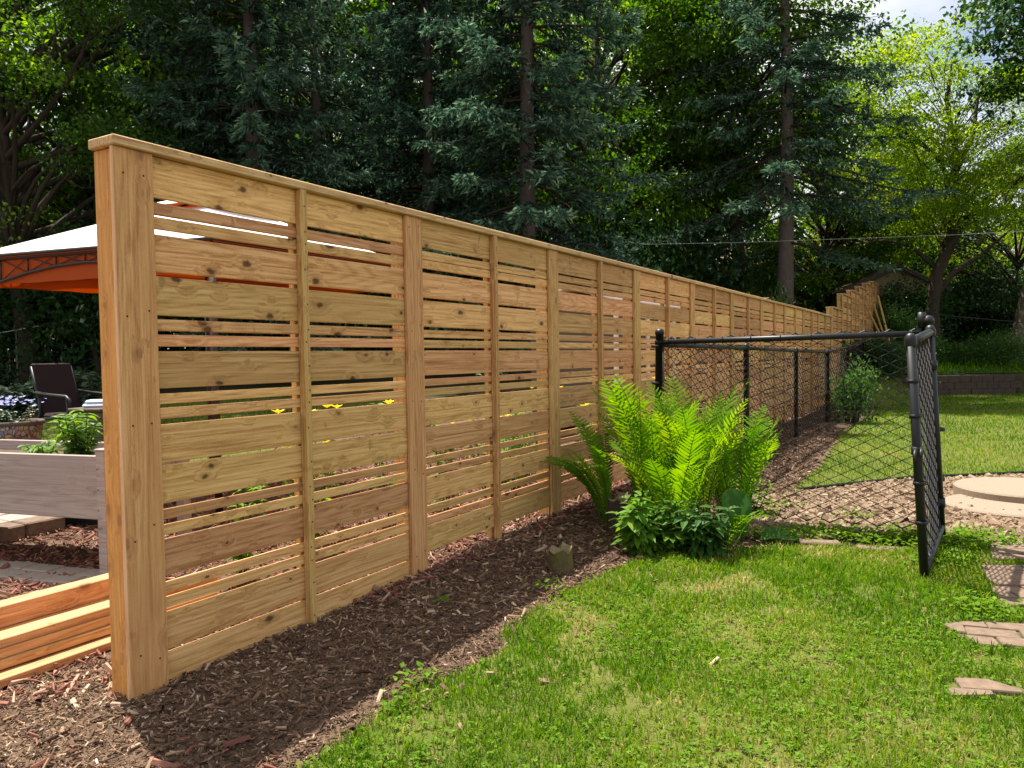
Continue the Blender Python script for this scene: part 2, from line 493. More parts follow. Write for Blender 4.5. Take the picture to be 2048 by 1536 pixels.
# ------------------------------------------------------------------ ground
rng = np.random.default_rng(7)
def inpoly(poly, x, y):
    poly = np.asarray([(p[0], p[1]) for p in poly]); r = np.zeros(len(x), bool); j = len(poly) - 1
    for i in range(len(poly)):
        xi, yi = poly[i]; xj, yj = poly[j]
        c = ((yi > y) != (yj > y)) & (x < (xj - xi) * (y - yi) / (yj - yi + 1e-12) + xi)
        r ^= c; j = i
    return r
def vnoise(x, y, f, seed=0):
    """smooth value noise in 0..1"""
    x = x * f; y = y * f
    xi = np.floor(x).astype(np.int64); yi = np.floor(y).astype(np.int64); u = x - xi; v = y - yi
    u = u * u * (3 - 2 * u); v = v * v * (3 - 2 * v)
    def h(a, b):
        k = (a * 374761393 + b * 668265263 + seed * 974711) & 0xffffffff
        k = ((k ^ (k >> 13)) * 1274126177) & 0xffffffff
        return ((k ^ (k >> 16)) & 0xffff) / 65535.0
    return (h(xi, yi) * (1 - u) + h(xi + 1, yi) * u) * (1 - v) + (h(xi, yi + 1) * (1 - u) + h(xi + 1, yi + 1) * u) * v

def soil(name, a, b, c, sc=6.0, bump=.7):
    m = NT(name); ge = m.n("NewGeometry"); p = ge.outputs["Position"]
    n1 = m.noise(p, sc, 8, .7); n2 = m.noise(p, .7, 3); n3 = m.noise(p, 55, 4, .7)
    col = m.ramp(m.math('ADD', m.math('MULTIPLY', n1, .6), m.math('MULTIPLY', n3, .4)), [(.3, a), (.5, b), (.72, c)])
    col = m.mix(m.maprange(n2, .35, .7, 0, .5), col, a)
    return m.principled(col, .95, m.bump(m.math('ADD', n1, m.math('MULTIPLY', n3, .6)), bump, .02), spec=.1)
M['soil'] = soil('woodland_soil', (.030, .030, .014), (.050, .048, .022), (.080, .070, .04))
M['turf'] = soil('turf_thatch', (.055, .075, .014), (.105, .115, .026), (.20, .17, .07), 14)
M['bed'] = soil('mulch_soil', (.065, .042, .029), (.12, .078, .052), (.24, .16, .105), 16)
M['gravelbed'] = soil('gravel_soil', (.10, .066, .042), (.165, .11, .07), (.25, .18, .12), 20)
M['bank'] = soil('bank_soil', (.02, .05, .012), (.04, .085, .02), (.075, .12, .03), 8)

def lines(*segs):
    return np.unique(np.concatenate([np.linspace(a, b, n) for a, b, n in segs]).round(4))
gx = lines((-160, -40, 13), (-40, -12, 15), (-12, 14, 105), (14, 40, 27), (40, 160, 13))
gy = lines((-40, 0, 9), (0, 22, 105), (WALL_Y + .02, WALL_Y + .06, 2), (22, 45, 40), (45, 220, 14))
XX, YY = np.meshgrid(gx, gy)
V = np.stack([XX.ravel(), YY.ravel(), G(XX, YY).ravel()], 1)
nx = len(gx); ii, jj = np.meshgrid(np.arange(nx - 1), np.arange(len(gy) - 1))
b0 = (jj * nx + ii).ravel()
tag(MB().add(V, np.stack([b0, b0 + 1, b0 + nx + 1, b0 + nx], 1)).build('ground', M['soil'], smooth=True), kind='structure')

def px_poly(pts): return [on_g(*p) for p in pts]
LAWN1 = px_poly([(470, 1640), (639, 1522), (729, 1469), (780, 1422), (834, 1388), (932, 1344), (990, 1315), (1057, 1251), (1108, 1208),
                 (1209, 1152), (1300, 1116), (1420, 1110), (1500, 1102), (1600, 1094), (1700, 1100), (1800, 1108), (1850, 1112), (1900, 1096),
                 (1960, 1100), (2060, 1100), (2500, 1110)]) + [Vector((3.9, 1.2, 0)), Vector((-.6, 1.2, 0))]
LAWN2 = px_poly([(1480, 1000), (1600, 988), (1700, 976), (1830, 962), (2048, 953)]) + [Vector((9.5, 7.3, 0)), Vector((24, 12, 0)), Vector((24, WALL_Y - .02, 0)),
        Vector((9.0, WALL_Y - .02, 0)), fp(17.0, 1.0), fp(11, 1.0), fp(7.5, 1.3), fp(5.6, 1.3)]
GRAVEL = px_poly([(1440, 1075), (1480, 1000), (1600, 988), (1700, 976), (1830, 962), (2048, 953)]) + [Vector((9.5, 7.3, 0)), Vector((9.0, 5.6, 0))] + \
         px_poly([(2400, 1090), (2048, 1090), (1900, 1080), (1850, 1072), (1600, 1082)])
def sheet(name, poly, step, off, mat, edge_noise=0.0):
    P = np.array([(p[0], p[1]) for p in poly]); x0, y0 = P.min(0); x1, y1 = P.max(0)
    xs = np.arange(x0, x1 + step, step); ys = np.arange(y0, y1 + step, step)
    X, Y = np.meshgrid(xs, ys); w = len(xs)
    I, J = np.meshgrid(np.arange(w - 1), np.arange(len(ys) - 1))
    cx = (xs[:-1] + step / 2)[I].ravel(); cy = (ys[:-1] + step / 2)[J].ravel()
    wob = edge_noise * (vnoise(cx, cy, 6, 3) - .5)
    keep = inpoly(poly, cx + wob, cy + wob)
    b = (J * w + I).ravel()[keep]
    V = np.stack([X.ravel(), Y.ravel(), G(X, Y).ravel() + off], 1)
    Q = np.stack([b, b + 1, b + w + 1, b + w], 1)
    used, inv = np.unique(Q, return_inverse=True)
    o = MB().add(V[used], inv.reshape(-1, 4)).build(name, mat, smooth=True)
    return tag(o, kind='structure')
BED = [fp(-6, 2.6), fp(-6, -5.2), fp(16.5, -5.2), fp(16.5, 1.0), fp(6, 1.3), fp(3.5, 1.6), fp(-1, 2.6)]
sheet('mulch_bed', BED, .12, .008, M['bed'], .1)
sheet('front_lawn', LAWN1, .05, .016, M['turf'], .12)
sheet('rear_lawn', LAWN2, .12, .014, M['turf'], .1)
sheet('gravel_path', GRAVEL, .08, .020, M['gravelbed'], .15)
YARD = [Vector((-16, 8.4, 0)), Vector((-3.6, 8.4, 0)), Vector((-2, 14, 0)), Vector((-16, 14.4, 0))]
sheet('back_yard_lawn', YARD, .3, .02, M['turf'], .2)
BANK = [Vector((8.2, WALL_Y + .3, 0)), Vector((40, WALL_Y + .3, 0)), Vector((40, 33, 0)), Vector((12, 33, 0))]
sheet('grass_bank', BANK, .4, .02, M['bank'], .2)

def scatter(poly, density):
    P = np.array([(p[0], p[1]) for p in poly]); x0, y0 = P.min(0); x1, y1 = P.max(0)
    n = int((x1 - x0) * (y1 - y0) * density)
    x = rng.uniform(x0, x1, n); y = rng.uniform(y0, y1, n)
    return x, y
def visible(x, y, margin=.06):
    r = x / np.maximum(y, .1)
    return (r > -.665 - margin) & (r < .665 + margin) & (y > 1.9)
def blades(mb, x, y, z, L, W, tint, lean=.5, seg=True):
    n = len(x); a = rng.uniform(0, 2 * math.pi, n); h = rng.uniform(0, 2 * math.pi, n)
    ln = rng.uniform(.1, lean, n) * L
    dx, dy = np.cos(a), np.sin(a); sx, sy = np.cos(h) * W * .5, np.sin(h) * W * .5
    b = np.stack([x, y, z], 1); s = np.stack([sx, sy, np.zeros(n)], 1)
    zt = np.sqrt(np.maximum(L * L - ln * ln * .8, (.3 * L) ** 2))
    mid = b + np.stack([dx * ln * .35, dy * ln * .35, zt * .6], 1)
    tip = b + np.stack([dx * ln, dy * ln, zt], 1)
    if seg:
        V = np.stack([b - s, b + s, mid + s * .75, mid - s * .75, tip], 1).reshape(-1, 3); k = np.arange(n) * 5
        mb.add(V, np.stack([k, k + 1, k + 2, k + 3], 1), np.stack([k + 3, k + 2, k + 4], 1), np.repeat(tint, 5))
    else:
        V = np.stack([b - s, b + s, tip], 1).reshape(-1, 3); k = np.arange(n) * 3
        mb.add(V, None, np.stack([k, k + 1, k + 2], 1), np.repeat(tint, 3))
def grass_tint(x, y, seed=0):
    p = vnoise(x, y, 1.6, 11 + seed) * .5 + vnoise(x, y, 5.0, 23 + seed) * .5
    d = vnoise(x, y, .9, 31 + seed)
    return np.clip(.20 + .62 * (p - .2) + .5 * np.clip(d - .5, 0, 1) + rng.normal(0, .15, len(x)) + (rng.random(len(x)) < .08) * .4, 0, 1)
def keep_off(x, y, rects):
    k = np.ones(len(x), bool)
    for poly in rects: k &= ~inpoly(poly, x, y)
    return k
PADS = [px_poly([(1885, 1262), (1925, 1254), (2080, 1256), (2080, 1308), (1960, 1304)]),
        px_poly([(1893, 1378), (1930, 1362), (1975, 1376), (2080, 1390), (2080, 1405), (1900, 1407)]),
        px_poly([(1958, 1140), (2080, 1138), (2080, 1225), (2005, 1222)]),
        px_poly([(1980, 1095), (2080, 1097), (2080, 1132), (1985, 1126)])]
mb = MB()
x, y = scatter(LAWN1, 12000)
bare = vnoise(x, y, 3.2, 5) * .6 + vnoise(x, y, 9, 6) * .4
wob = .26 * (vnoise(x, y, 4, 9) - .5) + .12 * (rng.random(len(x)) - .5) ** 3 * 8
dist = np.hypot(x, y)
k = visible(x, y) & inpoly(LAWN1, x + wob, y + wob) & keep_off(x, y, PADS) & (rng.random(len(x)) < np.clip(2.6 / dist, .25, 1)) & (rng.random(len(x)) < np.clip((.74 - bare) * 6, .42, 1))
bare = bare[k]; x, y, dist = x[k], y[k], dist[k]; n = len(x)
cl = vnoise(x, y, 7, 12)
L = (.026 + .034 * cl * rng.random(n) + .012 * rng.random(n)) * np.where(rng.random(n) < .03, 1.5, 1)
blades(mb, x, y, G(x, y) + .012, L, rng.uniform(.0030, .0058, n) * np.clip(dist / 2.8, 1, 2.0), np.clip(grass_tint(x, y) + .55 * np.clip(bare - .58, 0, .4) / .2 * rng.random(n), 0, 1), .98)
tag(mb.build('front_lawn_grass', M['grass']), 'short sunlit lawn grass in front of the wooden fence', 'grass', kind='stuff')
# clover and broad weeds among the grass
mb = MB()
x, y = scatter(LAWN1, 900)
w = vnoise(x, y, 2.1, 41)
k = visible(x, y) & inpoly(LAWN1, x, y) & keep_off(x, y, PADS) & (rng.random(len(x)) < np.clip((w - .45) * 2.5, .04, 1))
x, y = x[k], y[k]; n = len(x)
for q in range(3):
    a = rng.uniform(0, 6.28, n) if q == 0 else a + 2.09
    c = np.stack([x, y, G(x, y) + .025 + .015 * rng.random(n)], 1)
    d = np.stack([np.cos(a), np.sin(a), rng.uniform(-.2, .35, n)], 1)
    mb.leaves(c, d, np.tile([0, 0, 1.0], (n, 1)) + rng.normal(0, .25, (n, 3)), .011 + .008 * rng.random(n), .011 + .007 * rng.random(n), .1, np.clip(rng.normal(.45, .2, n), 0, 1))
tag(mb.build('clover', M['clover']), 'clover and small weeds spread through the front lawn', 'clover', kind='stuff')
mb = MB()
x, y = scatter(LAWN2, 1500)
dist = np.hypot(x, y)
k = visible(x, y) & inpoly(LAWN2, x, y) & (rng.random(len(x)) < np.clip((7.5 / dist) ** 1.5, .10, 1))
x, y, dist = x[k], y[k], dist[k]; n = len(x)
blades(mb, x, y, G(x, y) + .01, .03 + .035 * rng.random(n), .006 * dist / 6, np.clip(grass_tint(x, y, 3) - .02, 0, 1), .9, False)
tag(mb.build('rear_lawn_grass', M['grass']), 'mown lawn grass beyond the chain-link fence', 'grass', kind='stuff')
mb = MB()
x, y = scatter(YARD, 260)
k = (x / y > -.68) & (x / y < -.2) & inpoly(YARD, x, y); x, y = x[k], y[k]; n = len(x)
blades(mb, x, y, G(x, y) + .01, .05 + .04 * rng.random(n), .018, np.clip(grass_tint(x, y, 5) - .1, 0, 1), .9, False)
tag(mb.build('back_yard_grass', M['grass']), 'patch of lawn grass behind the patio chair', 'grass', kind='stuff')
mb = MB()
x, y = scatter(BANK, 110)
k = (x / y > .3) & (x / y < .72) & inpoly(BANK, x, y); x, y = x[k], y[k]; n = len(x)
blades(mb, x, y, G(x, y) + .01, .12 + .3 * rng.random(n) ** 2, .035, np.clip(rng.normal(.25, .2, n), 0, .8), .9, False)
tag(mb.build('bank_grass', M['grass']), 'rough grass on the bank above the retaining wall', 'grass', kind='stuff')

def chips(mb, x, y, z, L, W, H, tint, tilt=.35):
    n = len(x); a = rng.uniform(0, 6.283, n)
    d = np.stack([np.cos(a), np.sin(a), rng.normal(0, tilt, n)], 1); d /= np.linalg.norm(d, axis=1)[:, None]
    u = np.stack([rng.normal(0, tilt, n), rng.normal(0, tilt, n), np.ones(n)], 1)
    s = np.cross(d, u); s /= np.linalg.norm(s, axis=1)[:, None]; u = np.cross(s, d)
    c = np.stack([x, y, z], 1); L = L[:, None] / 2; W = W[:, None] / 2; H = H[:, None]
    t1 = rng.uniform(.3, 1, (n, 1)); t2 = rng.uniform(.3, 1, (n, 1)); sk = rng.normal(0, .3, (n, 1))
    V = np.stack([c - d * L - s * W * t1, c + d * L - s * W * t2, c + d * L * (1 + .3 * sk) + s * W * t2, c - d * L * (1 - .3 * sk) + s * W * t1,
                  c - d * L * .93 - s * W * t1 * .8 + u * H, c + d * L * .93 - s * W * t2 * .8 + u * H * .8, c + d * L * .95 + s * W * t2 * .8 + u * H, c - d * L * .95 + s * W * t1 * .8 + u * H * .7], 1)
    k = np.arange(n)[:, None] * 8
    Q = np.concatenate([k + np.array([f]) for f in ([4, 5, 6, 7], [0, 1, 5, 4], [1, 2, 6, 5], [2, 3, 7, 6], [3, 0, 4, 7])], 0)
    mb.add(V.reshape(-1, 3), Q, None, np.repeat(tint, 8))
FRONTBED = [fp(-5, 2.5), fp(-5, -1.2), fp(0.2, -1.2), fp(.2, -.35), fp(12, -.35), fp(12, .95), fp(6, 1.3), fp(3.6, 1.7), fp(-1, 2.6)]
mb = MB()
x, y = scatter(FRONTBED, 9300)
dist = np.hypot(x, y)
wob = -.20 * (vnoise(x, y, 4, 9) - .5)
k = visible(x, y, .1) & inpoly(FRONTBED, x, y) & ~inpoly(LAWN1, x - wob, y - wob) & (rng.random(len(x)) < np.clip((3.0 / dist) ** 1.4, .08, 1))
x, y, dist = x[k], y[k], dist[k]; n = len(x)
f = np.clip(dist / 3.2, 1, 1.9)
L = rng.gamma(1.8, .0068, n) * f + .005
big = rng.random(n) < .012
L = np.where(big, L * 1.6 + .012, L)
tint = np.clip(rng.normal(.42, .24, n) + .3 * (vnoise(x, y, 1.3, 61) - .5) + (rng.random(n) < .05) * .4, 0, 1)
chips(mb, x, y, G(x, y) + .006 + rng.random(n) * .014, L, L * rng.uniform(.10, .42, n), L * rng.uniform(.05, .2, n), tint, .42)
tag(mb.build('mulch_chips', M['mulch']), 'brown bark mulch chips along the front of the fence', 'mulch', kind='stuff')
mb = MB()
for poly, dens in (([fp(-.6, -.5), fp(-.6, -4.6), fp(7, -4.6), fp(7, -.12), fp(0.3, -.12)], 1100), ([fp(1.2, -.1), fp(11, -.1), fp(11, .14), fp(1.2, .14)], 1300), ([fp(-4, 1.2), fp(-4, -2), fp(0, -2), fp(0, 1.2)], 110)):
    x, y = scatter(poly, dens); k = inpoly(poly, x, y) & visible(x, y, .1); x, y = x[k], y[k]; n = len(x)
    L = rng.gamma(3, .009, n) + .010
    chips(mb, x, y, G(x, y) + .01 + rng.random(n) * .02, L, L * rng.uniform(.14, .34, n), L * rng.uniform(.08, .2, n), np.clip(rng.normal(.5, .28, n), 0, 1), .45)
tag(mb.build('red_mulch_chips', M['redmulch']), 'reddish wood chip mulch around and behind the wooden fence', 'mulch', kind='stuff')
mb = MB()
x, y = scatter(GRAVEL, 3400)
k = visible(x, y) & inpoly(GRAVEL, x, y); x, y = x[k], y[k]; n = len(x)
L = rng.gamma(3, .0075, n) + .010
chips(mb, x, y, G(x, y) + .012, L, L * rng.uniform(.6, .95, n), L * rng.uniform(.3, .55, n), np.clip(rng.normal(.5, .24, n), 0, 1), .4)
tag(mb.build('gravel', M['rock']), 'tan broken rock gravel behind the chain-link gate section', 'gravel', kind='stuff')
# bits of mulch and dry leaf strewn on the lawn edge
mb = MB()
x, y = scatter(LAWN1, 80)
ds = np.abs((x - P0.x) * N.x + (y - P0.y) * N.y - 1.0)
k = visible(x, y) & inpoly(LAWN1, x, y) & (rng.random(len(x)) < np.where(ds < .35, .9, .05)); x, y = x[k], y[k]; n = len(x)
L = rng.gamma(2, .008, n) + .010
chips(mb, x, y, G(x, y) + .022 + .015 * rng.random(n), L, L * rng.uniform(.2, .7, n), L * .1, np.clip(rng.normal(.68, .15, n), 0, 1), .5)
tag(mb.build('leaf_litter', M['mulch']), 'pale dry bark bits strewn over the lawn edge', 'litter', kind='stuff')
# weeds along the chain-link line and a few round the edges of the bed
mb = MB()
def weeds(px, py, n, rad, Lf, tall=.05):
    c = on_g(px, py)
    x = c.x + rng.normal(0, rad, n); y = c.y + rng.normal(0, rad * .8, n); a = rng.uniform(0, 6.28, n)
    z = G(x, y) + .02 + tall * rng.random(n)
    mb.leaves(np.stack([x, y, z], 1), np.stack([np.cos(a), np.sin(a), rng.uniform(-.3, .6, n)], 1), np.tile([0, 0, 1.0], (n, 1)) + rng.normal(0, .35, (n, 3)), Lf * rng.uniform(.6, 1.3, n), Lf * .65, .12, np.clip(rng.normal(.45, .22, n), 0, 1))
for wx, wy, wn, wr in ((1540, 1080, 260, .12), (1600, 1075, 200, .10), (1660, 1072, 200, .10), (1720, 1080, 260, .12), (1780, 1085, 320, .12), (1830, 1080, 200, .1), (1890, 1095, 420, .14),
                   (1930, 1080, 300, .12), (1880, 1130, 300, .1), (1520, 1035, 120, .08), (1560, 1020, 60, .08), (1700, 1040, 50, .1), (830, 1375, 42, .05), (790, 1425, 22, .04), (2000, 1090, 160, .1), (1960, 1230, 120, .08), (880, 1215, 12, .04), (1100, 1190, 30, .05)):
    weeds(wx, wy, wn, wr, .035)
tag(mb.build('weeds', M['clover']), 'low broadleaf weeds along the foot of the chain-link fence', 'weeds', kind='stuff')

# ------------------------------------------------------------------ wooden fence
_boxes = {}
def board(name, L, D, H, mat, parent, t, s, z, bev=.003, key=None):
    """box L along the fence, D deep, H high, centred at (t, s, z) in fence coordinates"""
    kk = (round(L, 3), round(D, 3), round(H, 3), mat.name)
    if kk not in _boxes:
        _boxes[kk] = MB().box((0, 0, 0), (L, D, H), bev).mesh(name); _boxes[kk].materials.append(mat)
    o = link(name, _boxes[kk], None, parent)
    o.location = (t, -s, z)             # the fence empty's X runs along U, its -Y along N
    return o
M['cedar_pale'] = wood('cedar_cut_edge', (.80, .58, .33), (.72, .49, .25), (.55, .34, .15), axis=2, knots=.1, var=.02)
fence = thing('wooden_fence', 'long new cedar fence of wide and narrow horizontal slats under a flat cap', 'fence', (P0.x, P0.y, 0), FROT)
rf = random.Random(4)
CAP = .839 + CAM_H
PITCH = 1.70
ROWS = [(.802, .645), (.6286, .581), (.571, .524), (.502, .358), (.342, .190), (.169, .124), (.112, .066), (.0495, -.0967), (-.12, -.160), (-.175, -.2166),
        (-.2395, -.392), (-.404, -.553), (-.576, -.615), (-.640, -.68), (-.694, -.8375), (-.863, -.905), (-.9265, -.969), (-.982, -1.1296), (-1.143, -1.285)]
def trim_unit(t, top, screws):
    TW = .158 if t < .01 else .148
    """5.5 inch face board over a post, with the square post behind the slats"""
    gz = g1(*fp(t + .07, 0)[:2]); h = top - gz + .06; zc = (top + gz - .06) / 2
    fb = board('face_board', TW, .020, h, M['cedar_trim'], fence, t + TW / 2, -.010, zc, .002)
    hp = top - .002 - gz + .1
    if t < .01: board('post', .092, .112, hp, M['cedar_end'], fence, t + .056, -.085, top - .002 - hp / 2, .003)
    if t < .01: board('trim_strip', .014, .016, h - .01, M['cedar_pale'], fence, t + .003, -.0105, zc + .005, .001)
    if t >= .01: board('post', .092, .092, hp, M['cedar_trim'], fence, t + .0725, -.0895, top - .002 - hp / 2, .004)
    if screws:
        for dz in (.07, .62, 1.02, 1.45, 1.93):
            for dx in (.032, .112):
                sc = link('screw', SCREW, None, fb); sc.location = (dx - .0725 + rf.uniform(-.006, .006), -.0102, h / 2 - dz + rf.uniform(-.03, .03))
_sm = MB(); _sm.tube([(0, 0, 0), (0, -.0012, 0)], [.0042, .0036], 8); SCREW = _sm.mesh('screw'); SCREW.materials.append(M['screw'])
def batten(t, top, bottom, screws):
    h = top - bottom; zc = (top + bottom) / 2
    b = board('batten', .040, .038, h, M['cedar_trim'], fence, t, -.002, zc, .003)
    if screws:
        for (r0, r1) in ROWS:
            zz = CAM_H + (r0 + r1) / 2
            if zz < bottom + .03: continue
            sc = link('screw', SCREW, None, b); sc.location = (rf.uniform(-.008, .008), -.0192, zz - zc)
    board('back_batten', .040, .034, h, M['cedar_trim'], fence, t, -.060, zc, .003)
def panel(t0, top, screws, first=False):
    """slats from face board to face board; t0 is the left edge of the left face board"""
    up = top - .037 - (.802 + CAM_H)
    x0 = t0 + (.094 if first else .074); x1 = t0 + PITCH + .071
    for (r0, r1) in ROWS:
        za, zb = r0 + CAM_H + up, r1 + CAM_H + up
        gm = min(g1(*fp(t0 + q, 0)[:2]) for q in (.2, .9, 1.6))
        if zb < gm - .06: continue
        if zb < gm + .02 and t0 > .5: continue
        j1, j2 = rf.uniform(-.0025, .0025), rf.uniform(-.0025, .0025)
        b = board('slat', round(x1 - x0, 2) - .004, .019, round(za - zb, 3), M['cedar'], fence, (x0 + x1) / 2, -.0315 + rf.uniform(-.001, .001), (za + zb) / 2 + j1, .0025)
        b.rotation_euler = (rf.gauss(0, .006), rf.gauss(0, .0009), 0)
    gm = g1(*fp(t0 + .9, 0)[:2])
    batten(t0 + (PITCH + .145) / 2, top - .037, max(gm - .01, gm if t0 > .5 else -.02), screws)
NP = 10
for k in range(NP + 1): trim_unit(k * PITCH, CAP - .0365, k < 3)
for k in range(NP): panel(k * PITCH, CAP, k < 3, k == 0)
for k in range(5):
    a = -.012 if k == 0 else k * 2 * PITCH + .10; b = (k + 1) * 2 * PITCH + (.098 if k < 4 else .15)
    board('cap_rail', b - a, .160, .036, M['cedar_cap'], fence, (a + b) / 2, -.061, CAP - .018, .004)
STEP_TOPS = [1.05, 1.46, 1.66, 1.88, 2.10, 2.28]
for k, tp in enumerate(STEP_TOPS):
    t0 = NP * PITCH + .10 + k * PITCH; top = tp + CAM_H
    trim_unit(t0 + (.05 if k == 0 else 0), top - .0365, False)
    if k == len(STEP_TOPS) - 1: trim_unit(t0 + PITCH, top - .0365, False)
    panel(t0, top, False)
    board('cap_rail', PITCH - .02, .178, .036, M['cedar_cap'], fence, t0 + PITCH / 2 + .07, -.066, top - .018, .006)

# ------------------------------------------------------------------ chain-link fence and gate
def dome_post(name, parent, p, z0, z1, r, lean=(0, 0)):
    m = MB(); h = z1 - z0
    prof = [(r, 0), (r, h - r * 1.3), (r * 1.12, h - r * 1.3), (r * 1.14, h - r * .75)] + [(r * 1.12 * math.cos(a), h - r * .75 + r * .95 * math.sin(a)) for a in np.linspace(.15, 1.55, 6)] + [(0.0005, h + r * .2)]
    m.lathe(prof, n=16)
    o = m.build(name, M['black'], parent, (p[0], p[1], z0), (lean[1], lean[0], 0), True)
    return o
def wire_mesh(A, B, zb, zt, name, parent, col=.078, r=.0022, dz=None, rows=None):
    """woven diamond mesh between plan points A and B; zb, zt give bottom and top heights at both ends"""
    A = np.array(A[:2], float); B = np.array(B[:2], float); Lh = np.linalg.norm(B - A); d = (B - A) / Lh; nn = np.array([d[1], -d[0]])
    nc = max(2, int(round(Lh / col))); cw = Lh / nc
    m = MB(); half = col * .5
    for i in range(nc):
        xc = (i + .5) * cw
        f = xc / Lh; b_ = zb[0] + (zb[1] - zb[0]) * f; t_ = zt[0] + (zt[1] - zt[0]) * f
        nr = int(round((t_ - b_) / half)); pts = []
        for j in range(nr + 1):
            xo = xc + (cw * .51 if (j + i) % 2 == 0 else -cw * .51)
            z = t_ - j * (t_ - b_) / nr
            off = .0028 * (1 if (j + i) % 2 else -1)
            q = A + d * np.clip(xo, 0, Lh) + nn * off
            pts.append((q[0], q[1], z))
        m.tube(pts, r, 4, False)
    return m.build(name, M['blackwire'], parent)
def pipe(name, parent, a, b, r, n=12):
    m = MB(); m.tube([a, b], [r, r], n); return m.build(name, M['black'], parent, smooth=True)
TC, SC = 4.10, .57
c0 = fp(TC, SC); gp = fp(TC, SC + 1.95)
cf = thing('chain_link_fence', 'black chain-link fence section between the fern and the open gate', 'fence')
dome_post('terminal_post', cf, c0, -.1, 1.475, .032, (.02, 0))
gpost = dome_post('gate_post', cf, gp, -.1, 1.50, .037, (-.045, 0))
topg = Vector((gp.x - .055, gp.y, 0))
rail = pipe('top_rail', cf, (c0.x, c0.y, 1.372), (topg.x, topg.y, 1.385), .021)
mm = wire_mesh(c0 + (gp - c0) * .025, gp - (gp - c0) * .03, (.05, .07), (1.408, 1.42), 'wire_mesh', cf, .078, .0054)
_tw = MB(); _tw.tube([(0, .026 * math.sin(a), .026 * math.cos(a)) for a in np.linspace(0, 6.28, 13)], .0028, 5, False); _tw = _tw.mesh('tie_wire', True); _tw.materials.append(M['black'])
for k in range(9):
    f = (k + .5) / 9; q = c0.lerp(topg, f); w_ = link('tie_wire', _tw, None, cf); w_.location = (q.x, q.y, 1.372 + .013 * f); w_.rotation_euler = (0, 0, math.atan2(N.y, N.x))
for nm, q, zz, rr in (('tension_band', c0, 1.34, .034), ('tension_band', c0, 1.05, .034), ('tension_band', c0, .75, .034), ('tension_band', gp, 1.06, .040), ('tension_band', gp, .75, .040), ('tension_band', gp, .42, .040)):
    m = MB(); m.lathe([(rr, -.011), (rr + .003, -.011), (rr + .003, .011), (rr, .011)], n=14); m.box((rr + .012, 0, 0), (.03, .008, .02), .001)
    m.build(nm, M['black'], cf, (q.x - (.03 if q is gp and zz > 1 else .0), q.y, zz), (0, 0, FROT if q is c0 else 2.6), True)
pipe('tension_bar', cf, (c0.x + .06 * N.x, c0.y + .06 * N.y, .05), (c0.x + .06 * N.x, c0.y + .06 * N.y, 1.36), .006, 6)
m = MB(); m.box((0, 0, 0), (.030, .012, .15), .002); m.build('rail_end_bracket', M['black'], cf, (gp.x - .10, gp.y + .01, 1.43), (0, .18, .4))
m = MB(); m.lathe([(.012, -.05), (.024, -.05), (.024, .05), (.012, .05)], n=12); m.build('eye_top_sleeve', M['black'], cf, (gp.x - .105, gp.y + .01, 1.475), (0, 0, 0), True)
sr = thing('chain_link_fence', 'black chain-link fence running parallel to the wooden fence behind the fern', 'fence')
run = [(TC, 1.355), (TC + 2.85, 1.335), (TC + 5.7, 1.30), (TC + 8.5, 1.275), (TC + 11.1, 1.37), (TC + 13.7, 1.52)]
for k, (t, z) in enumerate(run):
    p = fp(t, SC); gz = g1(p.x, p.y)
    if k: dome_post('line_post', sr, p, gz - .1, z + .045, .030 if k != 3 else .036)
    if k + 1 < len(run):
        t2, z2 = run[k + 1]; p2 = fp(t2, SC); gz2 = g1(p2.x, p2.y)
        a = fp(t + (.03 if k == 0 else 0), SC, z); b = fp(t2, SC, z2)
        pipe('top_rail', sr, a, b, .021)
        wire_mesh(p, p2, (gz + .05, gz2 + .05), (z + .03, z2 + .03), 'wire_mesh', sr, .085 if k < 3 else .12, .0030 if k < 2 else .0036)
# gate leaf swung open towards the camera
hinge = Vector((gp.x - .012, gp.y - .078, 0)); tipp = at_y(1851, 1080, 4.2); tipp.z = 0
gd = (tipp - hinge); GL = gd.length
gate = thing('garden_gate', 'black chain-link gate leaf standing open towards the viewer', 'gate', (hinge.x, hinge.y, 0), math.atan2(gd.y, gd.x))
gate.rotation_euler = (math.radians(2.6), math.radians(4.0), math.atan2(gd.y, gd.x))
H0, H1, RR, RB = .12, 1.40, .024, .05
def corner(cx, cz, a0, a1): return [(cx + RB * math.cos(a), 0, cz + RB * math.sin(a)) for a in np.linspace(a0, a1, 6)]
for nm, pts, r in (('free_upright', [(GL, 0, H0 - .02), (GL, 0, H1 + .0)], .024), ('hinge_upright', [(0, 0, H0 - .05), (0, 0, H1 + .02)], .024)):
    m = MB(); m.tube(pts, r, 14); m.build(nm, M['black'], gate, smooth=True)
m = MB(); m.tube([(.02, 0, H1 - .005), (GL - .02, 0, H1 - .005)], .023, 12); m.build('top_bar', M['black'], gate, smooth=True)
m = MB(); m.tube([(.02, 0, H0), (GL - .02, 0, H0)], .023, 12); m.build('bottom_bar', M['black'], gate, smooth=True)
for px_ in (0, GL):
    m = MB(); m.lathe([(.030, -.035), (.032, 0), (.026, .022), (.014, .034), (.0005, .037)], n=14); m.build('corner_fitting', M['black'], gate, (px_, 0, H1 + .005), smooth=True)
wire_mesh((.03, 0), (GL - .03, 0), (H0 + .01, H0 + .01), (H1 - .015, H1 - .015), 'wire_mesh', gate, .078, .0036)
m = MB()
m.lathe([(.024, -.022), (.030, -.022), (.030, .022), (.024, .022)], (GL, 0, .80), 14)
pts = [(GL + .03, 0, .80), (GL + .065, 0, .815), (GL + .10, 0, .80), (GL + .125, 0, .765)]
m.tube(pts, [.010, .011, .010, .007], 8)
